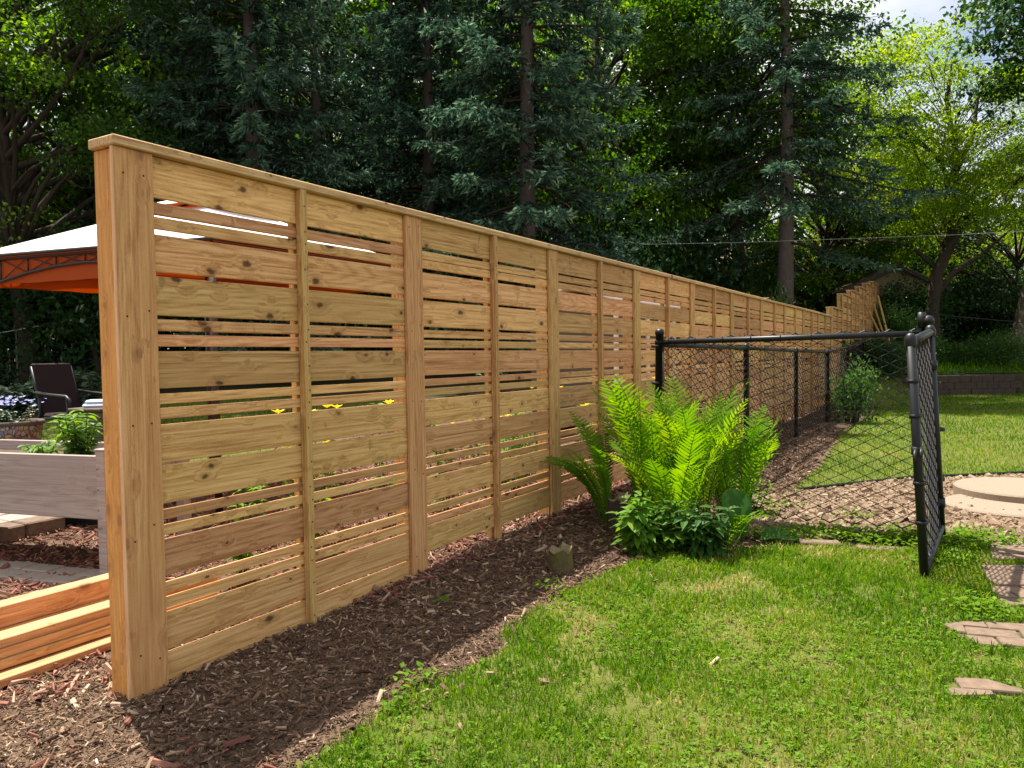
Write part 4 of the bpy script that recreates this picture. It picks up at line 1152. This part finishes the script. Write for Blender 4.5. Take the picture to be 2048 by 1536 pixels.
def disc(label, p, R, z0, h):
    m = MB(); m.lathe([(.001, z0 + h), (R * .6, z0 + h), (R - .015, z0 + h), (R, z0 + h - .012), (R, z0 + .005), (R - .02, z0 - .02)], n=48)
    tag(m.build('stepping_stone', M['aggregate'], None, (p.x, p.y, 0), smooth=False), label, 'stepping stone', 'stepping stones at the gate')
disc('lower round aggregate stepping stone beside the open gate', at_z(2030, 1009, .05), .50, .0, .055)
disc('upper round aggregate stepping stone set against the lawn edge', at_z(2048, 974, .11), .52, .0, .115)
disc('flat round stepping stone nearest the weeds beside the gate', at_z(2075, 1066, .03), .45, -.02, .045)
for k, (poly, lab) in enumerate(zip(PADS, ('brick stepping pad in the lawn, second from the bottom right', 'broken brick pad nearest the bottom right corner', 'brick pad crossed by the mesh shadow of the gate', 'brick pad just before the round stepping stones'))):
    cx = sum(p.x for p in poly) / len(poly); cy = sum(p.y for p in poly) / len(poly)
    o = thing('stepping_pad', lab, 'stepping stone', (cx, cy, g1(cx, cy)), -.35 + .12 * k, 'brick pads in the lawn')
    ca, sa = math.cos(o.rotation_euler[2]), math.sin(o.rotation_euler[2])
    lp = [((p.x - cx) * ca + (p.y - cy) * sa, -(p.x - cx) * sa + (p.y - cy) * ca) for p in poly]
    if sum(lp[i - 1][0] * lp[i][1] - lp[i][0] * lp[i - 1][1] for i in range(len(lp))) < 0: lp = lp[::-1]
    for i in range(-5, 6):
        for j in range(-6, 7):
            x0, y0 = i * .21 + (.105 if j % 2 else 0), j * .105
            q = [(x0 - .101, y0 - .049), (x0 + .101, y0 - .049), (x0 + .101, y0 + .049), (x0 - .101, y0 + .049)]
            for e in range(len(lp)):                       # trim the brick to the worn outline of the pad
                (ax, ay), (bx, by) = lp[e - 1], lp[e]; out = []
                for c in range(len(q)):
                    (px_, py_), (qx_, qy_) = q[c - 1], q[c]
                    d1 = (bx - ax) * (py_ - ay) - (by - ay) * (px_ - ax); d2 = (bx - ax) * (qy_ - ay) - (by - ay) * (qx_ - ax)
                    if (d1 >= 0) != (d2 >= 0): f = d1 / (d1 - d2); out.append((px_ + (qx_ - px_) * f, py_ + (qy_ - py_) * f))
                    if d2 >= 0: out.append((qx_, qy_))
                q = out
                if len(q) < 3: break
            if len(q) < 3: continue
            q = [(u + rf.uniform(-.004, .004), v + rf.uniform(-.004, .004)) for u, v in q]
            ar = .5 * abs(sum(q[c - 1][0] * q[c][1] - q[c][0] * q[c - 1][1] for c in range(len(q))))
            if ar < .003: continue
            mx, my = sum(u for u, v in q) / len(q), sum(v for u, v in q) / len(q); nq = len(q)
            zt = .030 + rf.uniform(-.005, .005) + g1(cx + mx * ca - my * sa, cy + mx * sa + my * ca) - g1(cx, cy)
            m = MB(); V = [(u, v, zt - .06) for u, v in q] + [(u, v, zt - .005) for u, v in q] + [(mx + (u - mx) * .95, my + (v - my) * .95, zt) for u, v in q] + [(mx, my, zt)]
            m.add(V, [[r_ * nq + c, r_ * nq + (c + 1) % nq, (r_ + 1) * nq + (c + 1) % nq, (r_ + 1) * nq + c] for r_ in range(2) for c in range(nq)], [[2 * nq + c, 2 * nq + (c + 1) % nq, 3 * nq] for c in range(nq)])
            m.build('brick', M['paver'], o)
for px, py, ln, lab in ((1640, 1093, .26, 'flat edging stone in the grass left of the gate'), (1762, 1106, .27, 'flat edging stone in the grass just beside the gate foot')):
    p = on_g(px, py); m = MB(); m.box((0, 0, 0), (ln, .10, .05), .008)
    tag(m.build('edging_stone', M['paver'], None, (p.x, p.y, p.z + .012), (0, .03, -.15)), lab, 'edging stone', 'edging stones')
m = MB(); q = [on_g(*p) for p in ((1600, 985), (1700, 974), (1830, 960), (1940, 956), (2048, 951))] + [Vector((9.4, 7.35, 0))]
m.tube([(p.x, p.y, g1(p.x, p.y) + .035) for p in q], .012, 8); V = []
for p in q: V += [(p.x, p.y, g1(p.x, p.y) - .03), (p.x, p.y, g1(p.x, p.y) + .03), (p.x + .004, p.y + .012, g1(p.x, p.y) + .03), (p.x + .004, p.y + .012, g1(p.x, p.y) - .03)]
m.add(V, [[4 * i + a, 4 * i + 4 + a, 4 * i + 4 + (a + 1) % 4, 4 * i + (a + 1) % 4] for i in range(len(q) - 1) for a in range(4)])
tag(m.build('landscape_edging', M['black'], None), 'black plastic lawn edging between the gravel and the rear lawn', 'edging')
rw = thing('retaining_wall', 'low dark block retaining wall at the back of the rear lawn', 'wall', (pxx(1712, WALL_Y), WALL_Y - .12, 0))
wl = pxx(2022, WALL_Y) - pxx(1712, WALL_Y); nbk = 14; bw = wl / nbk
_wb = MB().box((0, 0, 0), (bw - .007, .26, .187), .008).mesh('block'); _wb.materials.append(M['wallblock'])
for j in range(3):
    for i in range(nbk + (j % 2)):
        b = link('block', _wb, None, rw); b.location = ((i + .5 - (.5 if j % 2 else 0)) * bw, rf.uniform(-.012, .012) + .01 * j, .09 + j * .19); b.rotation_euler = (0, 0, rf.gauss(0, .008))

# ------------------------------------------------------------------ left side: lumber, elevated planter, paving
def lumber(label, L, D, H, t1, s, z, mat='cedar_fresh', tilt=0.0):
    m = MB(); m.box((0, 0, 0), (L, D, H), .003)
    p = fp(t1 - L / 2, s, z)
    o = m.build('lumber_board' if H < .06 else 'lumber_beam', M[mat], None, p, (0, tilt, FROT + rf.gauss(0, .006)))
    return tag(o, label, 'lumber', 'cedar lumber stacked behind the end post')
gl = g1(*fp(-.4, -.8)[:2])
lumber('lowest cedar board of the stack, its bright edge nearest the mulch', 3.2, .14, .036, .95, -.64, gl + .045)
lumber('second cedar board up on the near side of the stack', 3.2, .14, .038, .90, -.72, gl + .088)
lumber('third cedar board up, darker orange edge', 3.2, .14, .038, .98, -.735, gl + .127)
lumber('fourth cedar board up, with a pale sunlit top', 3.2, .14, .038, .93, -.745, gl + .166)
lumber('rear cedar board under the short square beam', 3.0, .14, .10, .80, -.91, gl + .068)
lumber('rear flat cedar plank beside the paving', 3.0, .16, .12, .50, -1.09, gl + .07)
lumber('long square cedar beam lying on top of the stack', 3.0, .092, .092, .66, -.86, gl + .232)
lumber('shorter square cedar beam behind the long one', 2.6, .092, .092, .40, -1.06, gl + .178)
lumber('short flat cedar offcut at the left edge of the stack', .9, .15, .04, .16, -1.24, gl + .15)
lumber('far flat cedar board supporting the offcut', 1.6, .14, .12, .30, -1.26, gl + .065)

pr = Vector((-2.375, 4.44)); pd = Vector((-.947, .32)).normalized(); pb = Vector((pd.y, -pd.x)) * -1
if pb.y < 0: pb = -pb
prot = math.atan2(-pd.y, -pd.x)
gz = g1(pr.x, pr.y)
pl = thing('elevated_planter', 'raised taupe-stained wooden planter on legs behind the end post', 'planter', (pr.x, pr.y, 0), prot)
def pbox(nm, c, d, mat, par=pl, bev=.004): return MB().box((0, 0, 0), d, bev).build(nm, M[mat], par, c)
PL_, PW = 1.9, .62
for nm, y0 in (('front_board', .0), ('back_board', PW)):
    pbox(nm, (-PL_ / 2 - .02, y0, .553), (PL_, .03, .372), 'taupe')
for x0 in (-.035, -PL_ - .01): pbox('side_board', (x0, PW / 2, .553), (.03, PW - .035, .372), 'taupe')
for x0 in (.0, -PL_ - .05):
    for y0 in (-.0, PW):
        lg = pbox('leg', (x0 + .012, y0, (gz - .03 + .77) / 2), (.066, .066, .80 - gz), 'taupe'); pbox('leg_cap', (0, 0, .80 / 2 - gz / 2 + .006), (.076, .076, .012), 'taupe', lg, .003)
        if y0 == 0 and x0 == 0:
            for zz in (.30, .18, .06): sc = link('screw', SCREW, None, lg); sc.location = (-.02, -.0335, zz)
pbox('soil', (-PL_ / 2, PW / 2, .62), (PL_ - .05, PW - .04, .10), 'bed')
def pl_at(x, y, z): v = pr - Vector((pd.x, pd.y)) * x + Vector((pb.x, pb.y)) * y; return (v.x, v.y, z)
leafy('herb_plant', 'bright leafy herb in the planter, the bigger clump left of the post', pl_at(-.50, .30, .66), 21, 9, .32, .13, .11, 'basil')
leafy('herb_plant', 'bright leafy herb in the planter hard against the end post', pl_at(-.08, .30, .66), 22, 7, .30, .09, .10, 'basil')
leafy('herb_plant', 'low leafy herb at the left edge of the planter', pl_at(-.72, .22, .66), 23, 6, .14, .13, .085, 'basil')

pv = thing('paver_strip', 'strip of grey pavers along the red mulch behind the lumber', 'paving', (0, 0, 0))
_pv = MB().box((0, 0, 0), (.205, .135, .06), .006).mesh('paver'); _pv.materials.append(M['paver_grey'])
a0 = on_g(235, 1170); dirp = Vector((-pd.x, -pd.y))
for i in range(13):
    for j in range(2):
        w = Vector((a0.x, a0.y)) - dirp * (i * .21 + .1 * j) - Vector((pb.x, pb.y)) * (j * .14 - .05)
        b = link('paver', _pv, None, pv); b.location = (w.x, w.y, g1(w.x, w.y) + .008 + rf.uniform(-.004, .004)); b.rotation_euler = (rf.gauss(0, .01), rf.gauss(0, .01), prot + rf.gauss(0, .01))
pt = thing('raised_patio', 'raised paver patio edge at the far left below the planter', 'patio', (0, 0, 0))
e1 = on_g(132, 1062); e0 = on_g(0, 1092); de = (Vector((e1.x, e1.y)) - Vector((e0.x, e0.y))).normalized(); dn = Vector((-de.y, de.x)); ep = math.atan2(de.y, de.x)
_bk = MB().box((0, 0, 0), (.285, .20, .13), .01).mesh('edging_block'); _bk.materials.append(M['paver'])
_sl = MB().box((0, 0, 0), (.285, .285, .06), .006).mesh('paver'); _sl.materials.append(M['paver_grey'])
for i in range(7):
    w = Vector((e1.x, e1.y)) - de * (i * .295 + .14) + dn * .1; b = link('edging_block', _bk, None, pt); b.location = (w.x, w.y, g1(w.x, w.y) + .055 + rf.uniform(-.004, .004)); b.rotation_euler = (0, 0, ep + rf.gauss(0, .012))
    for j in range(5):
        w2 = w + dn * (.26 + j * .295); b = link('paver', _sl, None, pt); b.location = (w2.x, w2.y, g1(w2.x, w2.y) + .09 + rf.uniform(-.003, .003)); b.rotation_euler = (0, 0, ep + rf.gauss(0, .006))

# ------------------------------------------------------------------ gazebo
M['canopy'] = leaf_mat('white_canvas', [(0, (.80, .79, .77)), (1, (.84, .83, .81))], .22, .01)
M['lining'] = leaf_mat('orange_lining', [(0, (.37, .085, .026)), (1, (.40, .095, .03))], .3, .0)
M['bronze'] = plain('dark_bronze', (.030, .018, .014), .45, .1, 40, .05)
A_ = np.array([-4.78, 6.90]); B_ = np.array([-2.33, 6.05]); C_ = np.array([-1.05, 8.05]); D_ = A_ + C_ - B_
gz_c = (A_ + C_) / 2; EZ = 2.235
gaz = thing('gazebo', 'soft-top garden gazebo with white canopy, orange lining and dark truss frame', 'gazebo', (gz_c[0], gz_c[1], 0))
cn = [q - gz_c for q in (A_, B_, C_, D_)]
def slope(nm, mat, outer, inner, sag, off):
    for k in range(4):
        a, b = outer[k], outer[(k + 1) % 4]; c, d = inner[(k + 1) % 4], inner[k]; m = MB(); P = []; nn = 8
        for i in range(nn + 1):
            f = i / nn; lft = a * (1 - f) + d * f; rgt = b * (1 - f) + c * f
            for j in range(nn + 1):
                g_ = j / nn; p = lft * (1 - g_) + rgt * g_; p = p + np.array([0, 0, off - sag * math.sin(math.pi * f) * math.sin(math.pi * g_)]); P.append(p)
        m.add(P, [[i * (nn + 1) + j, i * (nn + 1) + j + 1, (i + 1) * (nn + 1) + j + 1, (i + 1) * (nn + 1) + j] for i in range(nn) for j in range(nn)])
        m.build(nm, M[mat], gaz, smooth=True)
def ring(sc, z): return [np.array([q[0] * sc, q[1] * sc, z]) for q in cn]
slope('canopy_panel', 'canopy', ring(1.03, EZ + .01), ring(.26, EZ + .47), .035, 0)
slope('lining_panel', 'lining', ring(1.01, EZ - .015), ring(.26, EZ + .44), .035, 0)
slope('vent_panel', 'canopy', ring(.34, EZ + .50), ring(.01, EZ + .66), .0, 0)
slope('vent_lining', 'lining', ring(.335, EZ + .485), ring(.01, EZ + .64), .0, 0)
for k in range(4):
    a, b = cn[k], cn[(k + 1) % 4]; m = MB(); n = 8; top = []; bot = []
    for i in range(n + 1):
        f = i / n; p = a * (1 - f) + b * f; top.append((p[0], p[1], EZ - .03)); bot.append((p[0], p[1], EZ - .30 + .19 * math.sin(math.pi * f)))
    m.tube(top, .014, 6); m.tube(bot, .014, 6)
    for i in range(n + 1): m.tube([top[i], bot[i]], .008, 5)
    for i in range(n): m.tube([top[i], bot[i + 1]], .005, 4); m.tube([bot[i], top[i + 1]], .005, 4)
    m.build('eave_truss', M['bronze'], gaz, smooth=True)
    h_ = MB(); h_.tube([(a[0] * 1.03, a[1] * 1.03, EZ - .004), (b[0] * 1.03, b[1] * 1.03, EZ - .004)], .016, 6); h_.build('eave_hem', M['bronze'], gaz, smooth=True)
    ai, bi = a * .985, b * .985; v = MB(); v.add([(*(ai * (1 - f) + bi * f), z_ + .003 * math.sin(f * 40) * (z_ < EZ - .1)) for z_ in (EZ - .02, EZ - .25) for f in np.linspace(0, 1, 25)], [[i, i + 1, i + 26, i + 25] for i in range(24)]); v.build('valance', M['lining'], gaz, smooth=True)
    m = MB(); gzz = g1(*(a + gz_c)); m.tube([(a[0], a[1], gzz - .02), (a[0], a[1], EZ - .03)], .030, 8); m.build('post', M['bronze'], gaz, smooth=True)
    m = MB(); m.tube([(a[0], a[1], EZ - .02), (0, 0, EZ + .60)], .012, 6); m.build('rafter', M['bronze'], gaz)

# ------------------------------------------------------------------ patio chair, pots, flowers
M['redcushion'] = plain('dark_red_fabric', (.014, .003, .004), .85, .2, 70, .3)
M['wicker'] = plain('wicker', (.10, .075, .06), .8, .5, 90, .8)
M['towel'] = plain('pale_blue_towel', (.55, .66, .72), .9, .08, 60, .4)
cy = 10.3; cx = pxx(140, cy); cg = g1(cx, cy)
ch = thing('patio_chair', 'black metal patio chair with a dark red backrest', 'chair', (cx, cy, cg), math.radians(-28))
def ctube(nm, pts, r): m = MB(); m.tube(pts, r, 8); return m.build(nm, M['black'], ch, smooth=True)
for s in (-.30, .30):
    ctube('leg', [(.40, s, 0), (.36, s, .35), (.34, s, .68)], .019); ctube('leg', [(-.34, s, 0), (-.27, s, .42), (-.25, s, .68)], .019)
    ctube('arm', [(-.36, s, .76), (-.05, s, .73), (.32, s, .71), (.40, s, .66), (.41, s, .55)], .022)
    ctube('back_upright', [(-.24, s * .9, .42), (-.36, s * .9, .78), (-.47, s * .9, 1.10)], .019)
    ctube('seat_rail', [(.38, s * .95, .44), (-.27, s * .95, .41)], .02)
m = MB(); m.box((.05, 0, .45), (.62, .56, .07), .03); m.build('seat', M['redcushion'], ch)
m = MB(); m.box((0, 0, 0), (.05, .54, .72), .02); m.build('backrest', M['redcushion'], ch, (-.365, 0, .80), (0, -.31, 0))
ctube('back_rail', [(-.47, -.27, 1.10), (-.485, 0, 1.125), (-.47, .27, 1.10)], .019)
wx = pxx(190, 9.4); m = MB(); wk = thing('wicker_box', 'dark wicker storage box beside the patio chair', 'box', (wx, 9.4, g1(wx, 9.4)), -.3)
m.box((0, 0, .33), (.46, .42, .66), .02)
for k in range(8): m.box((0, 0, .06 + k * .075), (.475, .435, .03), .012)
m.build('woven_body', M['wicker'], wk); m = MB(); m.box((0, 0, .685), (.50, .46, .04), .012); m.build('lid', M['wicker'], wk)
m = MB(); m.box((0, 0, 0), (.30, .26, .05), .02); m.box((.01, .01, .045), (.27, .24, .045), .02)
tag(m.build('folded_towel', M['towel'], None, (wx, 9.4, g1(wx, 9.4) + .73), (0, 0, .2)), 'pale blue folded towel on the wicker box', 'towel')
def mosaic():
    m = NT('mosaic_tiles'); tc = m.n("TexCoord"); v = m.n("TexVoronoi"); v.inputs["Scale"].default_value = 26; m.l(tc.outputs["Object"], v.inputs["Vector"])
    v2 = m.n("TexVoronoi"); v2.feature = 'DISTANCE_TO_EDGE'; v2.inputs["Scale"].default_value = 26; m.l(tc.outputs["Object"], v2.inputs["Vector"])
    sep = m.n("SeparateColor"); m.l(v.outputs["Color"], sep.inputs[0])
    c = m.ramp(sep.outputs[0], [(0, (.22, .06, .05)), (.3, (.30, .18, .16)), (.5, (.10, .13, .25)), (.7, (.32, .22, .06)), (1, (.30, .28, .26))])
    c = m.mix(m.math('LESS_THAN', v2.outputs["Distance"], .07), c, (.03, .026, .024)); return m.principled(c, .4)
M['mosaic'] = mosaic()
qx = pxx(8, 7.4); qg = g1(qx, 7.4)
pot = thing('mosaic_pot', 'round mosaic-tiled flower pot at the left edge', 'pot', (qx, 7.4, qg))
m = MB(); m.lathe([(.20, 0), (.24, .25), (.27, .60), (.285, .70), (.27, .72), (.25, .70)], n=28); m.build('tiled_wall', M['mosaic'], pot, smooth=True)
m = MB(); m.lathe([(.275, .70), (.30, .705), (.30, .74), (.265, .74), (.26, .70)], n=28); m.build('rim', M['wicker'], pot, smooth=True)
m = MB(); m.lathe([(.27, .69), (.001, .69)], n=20); m.build('soil', M['bed'], pot)
fl = leafy('flowering_plant', 'bushy plant with small pale blue flowers in the mosaic pot', (qx, 7.4, qg + .69), 31, 14, .20, .26, .06, 'hosta', lw=.6)
r = np.random.default_rng(5); n = 90
c = np.stack([r.normal(0, .15, n), r.normal(0, .13, n), .20 + r.uniform(0, .08, n)], 1); a = r.uniform(0, 6.28, n)
m = MB(); m.leaves(c, np.stack([np.cos(a), np.sin(a), .3 + 0 * a], 1), np.tile([0, -.5, 1.0], (n, 1)), .035, .035, .1, r.random(n)); m.build('blossom', M['blueflower'], fl)
tx = pxx(165, 6.1); tg = g1(tx, 6.1)
tr_ = thing('black_trough', 'low black planting trough behind the elevated planter', 'planter', (tx, 6.1, tg), -.3)
for c_, d_ in (((0, -.15, .32), (.62, .02, .64)), ((0, .15, .32), (.62, .02, .64)), ((-.31, 0, .32), (.02, .28, .63)), ((.31, 0, .32), (.02, .28, .63))): MB().box((0, 0, 0), d_, .004).build('side', M['black'], tr_, c_)
MB().box((0, 0, 0), (.60, .28, .05), .004).build('soil', M['bed'], tr_, (0, 0, .57))
for k, (px, py, Y, H, sp) in enumerate(((20, 740, 12.6, .55, .55), (75, 735, 13.2, .55, .5), (130, 720, 14.0, .6, .55), (180, 725, 13.6, .6, .5), (10, 700, 16, .6, .6), (160, 690, 16.8, .7, .6))):
    x_ = pxx(px, Y)
    leafy('hosta', ('hosta clump at the left edge behind the lawn patch', 'hosta clump just left of the chair back', 'hosta clump above the chair back', 'hosta clump between the chair and the end post', 'hosta high on the bank at the left edge', 'hosta high on the bank beside the end post')[k], (x_, Y, g1(x_, Y)), 60 + k, 16, H, sp, .26, 'hosta', 'hosta', 'hostas on the bank', .6)
ORD = ['first', 'second', 'third', 'fourth', 'fifth']
for k in range(15):
    t = 1.75 + k * .515 + rf.uniform(-.03, .03); s = -.75 - rf.random() * .7; p = fp(t, s); p.z = g1(p.x, p.y)
    pk = int(t // PITCH); o = leafy('flowering_plant', 'yellow flowers glimpsed through the %s slats of the %s fence panel' % (('leftmost', 'left middle', 'right middle', 'rightmost')[min(3, int((t - pk * PITCH) / PITCH * 4))], (ORD + ['sixth'])[pk]), p, 80 + k, 6, .85 + .2 * rf.random(), .22, .12, 'basil', 'flower', 'yellow flowers behind the fence', .3)
    r = np.random.default_rng(300 + k); m = MB()
    for q in range(8):
        c = np.array([r.normal(0, .16), r.normal(0, .12), r.uniform(.55, .98)])
        a = np.arange(6) * 1.047 + r.random(); el = .5
        m.leaves(np.tile(c, (6, 1)), np.stack([np.cos(a), np.sin(a), el + 0 * a], 1), np.tile([0, 0, 1.0], (6, 1)), .055, .034, .15, r.random(6))
    m.build('blossoms', M['yellow'], o)
p = fp(1.25, -.9); o = leafy('flowering_plant', 'pink flower among the yellow ones behind the first panel', (p.x, p.y, g1(p.x, p.y)), 98, 5, .8, .15, .11, 'basil')
m = MB(); r = np.random.default_rng(8)
for q in range(5):
    c = np.array([r.normal(0, .1), r.normal(0, .1), r.uniform(.8, .92)]); a = np.arange(6) * 1.047
    m.leaves(np.tile(c, (6, 1)), np.stack([np.cos(a), np.sin(a), .5 + 0 * a], 1), np.tile([0, 0, 1.0], (6, 1)), .06, .045, .15, r.random(6))
m.build('blossoms', M['pink'], o)

# ------------------------------------------------------------------ small outbuilding behind the middle panels, shed, house, poles, wires
M['olive'] = plain('olive_siding', (.085, .082, .055), .85, .12, 20, .3)
M['white'] = plain('white_paint', (.76, .75, .76), .6, .05, 30, .1)
M['tan'] = plain('tan_siding', (.27, .23, .115), .85, .12, 12, .3)
M['shingle'] = plain('brown_shingles', (.20, .125, .095), .95, .3, 22, .7)
M['darkpane'] = plain('dark_glass', (.012, .013, .015), .12, .05, 8, 0)
def slab(nm, c, d, mat, par, rot=(0, 0, 0), bev=.01): return MB().box((0, 0, 0), d, bev).build(nm, M[mat], par, c, rot)
ob = fp(9.2, -2.1); og = g1(ob.x, ob.y)
o = thing('playhouse', 'small olive playhouse with white trim glimpsed through the middle fence panels', 'playhouse', (ob.x, ob.y, og), FROT)
slab('wall', (0, 0, .85), (2.4, 1.3, 1.7), 'olive', o)
for x_ in (-1.19, -.62, .0, .55, 1.19): slab('white_post', (x_, -.672, .86), (.10, .04, 1.72), 'white', o)
for z_ in (1.69, .62): slab('white_rail', (0, -.668, z_), (2.5, .03, .09), 'white', o)
for s in (-1, 1): slab('roof', (0, s * .37, 1.83), (2.7, .82, .04), 'white', o, (-s * .25, 0, 0))
def gable(name, label, cat, p, rz, W, D, H, R, wall, ov=.25):
    o = thing(name, label, cat, p, rz)
    m = MB(); hw = W / 2; hd = D / 2
    V = [(-hw, -hd, -.3), (hw, -hd, -.3), (hw, hd, -.3), (-hw, hd, -.3), (-hw, -hd, H), (hw, -hd, H), (hw, hd, H), (-hw, hd, H), (0, -hd, H + R), (0, hd, H + R)]
    m.add(V, [[0, 1, 5, 4], [1, 2, 6, 5], [2, 3, 7, 6], [3, 0, 4, 7]], [[4, 5, 8], [6, 7, 9]]); m.build('wall', M[wall], o)
    L = math.hypot(hw, R) + ov; an = math.atan2(R, hw)
    for s in (-1, 1):
        rf_ = slab('roof', (s * (hw + ov * math.cos(an)) / 2, 0, H + R - (R + ov * math.sin(an)) / 2 + .06), (L, D + 2 * ov, .06), 'shingle', o, (0, s * an, 0))
        slab('barge_board', (0, -(D / 2 + ov) - .014, -.05), (L, .025, .14), 'bronze', rf_)
    return o
sx = pxx(1757, 29); sh = gable('garden_shed', 'brown-roofed shed with a tan gable behind the stepped fence', 'shed', (sx, 29, 1.62), math.radians(-6), 3.2, 3.2, 1.85, .78, 'tan')
slab('vent', (0, -1.612, 1.95), (.4, .03, .2), 'darkpane', sh)
hx = pxx(1545, 37); hs = gable('house', 'tan two-storey house with a brown roof half hidden behind the tree trunks', 'house', (hx, 37, 1.6), math.radians(72), 7.0, 8.5, 3.6, 1.3, 'tan', .5)
for y_, z_ in ((-2.4, 2.6), (0, 2.6), (2.2, 2.6), (1.2, .9)): w_ = slab('window', (-3.52, y_, z_), (.06, 1.1, 1.0), 'white', hs); slab('pane', (-.025, 0, 0), (.04, .96, .86), 'darkpane', w_)
slab('porch_roof', (-4.3, -.5, 2.0), (2.0, 5.5, .10), 'shingle', hs, (0, -.35, 0))
for k, (xa, ya, xb, yb, lab) in enumerate(((1722, 592, 1760, 668, 'long pole leaning steeply at the end of the stepped fence'), (1746, 606, 1768, 672, 'middle pole leaning at the end of the stepped fence'), (1756, 592, 1768, 640, 'short upright pole beside the stepped fence end'))):
    a = at_y(xa, ya, 23.2); b = at_y(xb, yb, 22.6); gz_ = g1(b.x, b.y)
    d_ = b - a; k_ = (gz_ - a.z) / d_.z if d_.z < -.05 else 1; b = a + d_ * max(1, min(k_, 2.0))
    m = MB(); m.tube([a, b], [.028, .028], 7); tag(m.build('leaning_pole', M['cedar_trim'], None), lab, 'pole', 'poles leaning at the fence end')
def wire(label, pts, r, mat):
    P = [at_y(*p) for p in pts]; m = MB(); m.tube([tuple(p) for p in P], r, 5, False); tag(m.build('overhead_wire', M[mat], None), label, 'wire', 'overhead wires')
M['wirepale'] = plain('aluminium_wire', (.40, .40, .41), .5, .05, 10, 0)
wire('pale overhead wire just above the middle of the fence', [(980, 488, 18), (1240, 489.5, 18), (1480, 485, 18), (1900, 470, 18.5), (2200, 455, 19)], .0042, 'wirepale')
wire('upper overhead wire crossing before the locust', [(1560, 160, 22), (1800, 140, 22.4), (2200, 95, 23)], .007, 'wirepale')
wire('sagging dark wire behind the gate post', [(1755, 606, 24), (1900, 632, 24), (2048, 645, 24), (2300, 655, 24)], .014, 'black')
yw = thing('wire_fence', 'thin wire garden fence strung across the bank at the left', 'fence', (0, 0, 0))
P = [at_y(-60, 676, 15.4), at_y(32, 660, 15.6), at_y(205, 630, 15.8), at_y(330, 612, 16)]
m = MB(); m.tube([tuple(p) for p in P], .011, 5, False); m.build('top_wire', M['wirepale'], yw)
p = P[1]; m = MB(); m.tube([(p.x, p.y, g1(p.x, p.y) - .1), (p.x, p.y, p.z + .02)], .016, 6); m.build('post', M['bark_pale'], yw, smooth=True)
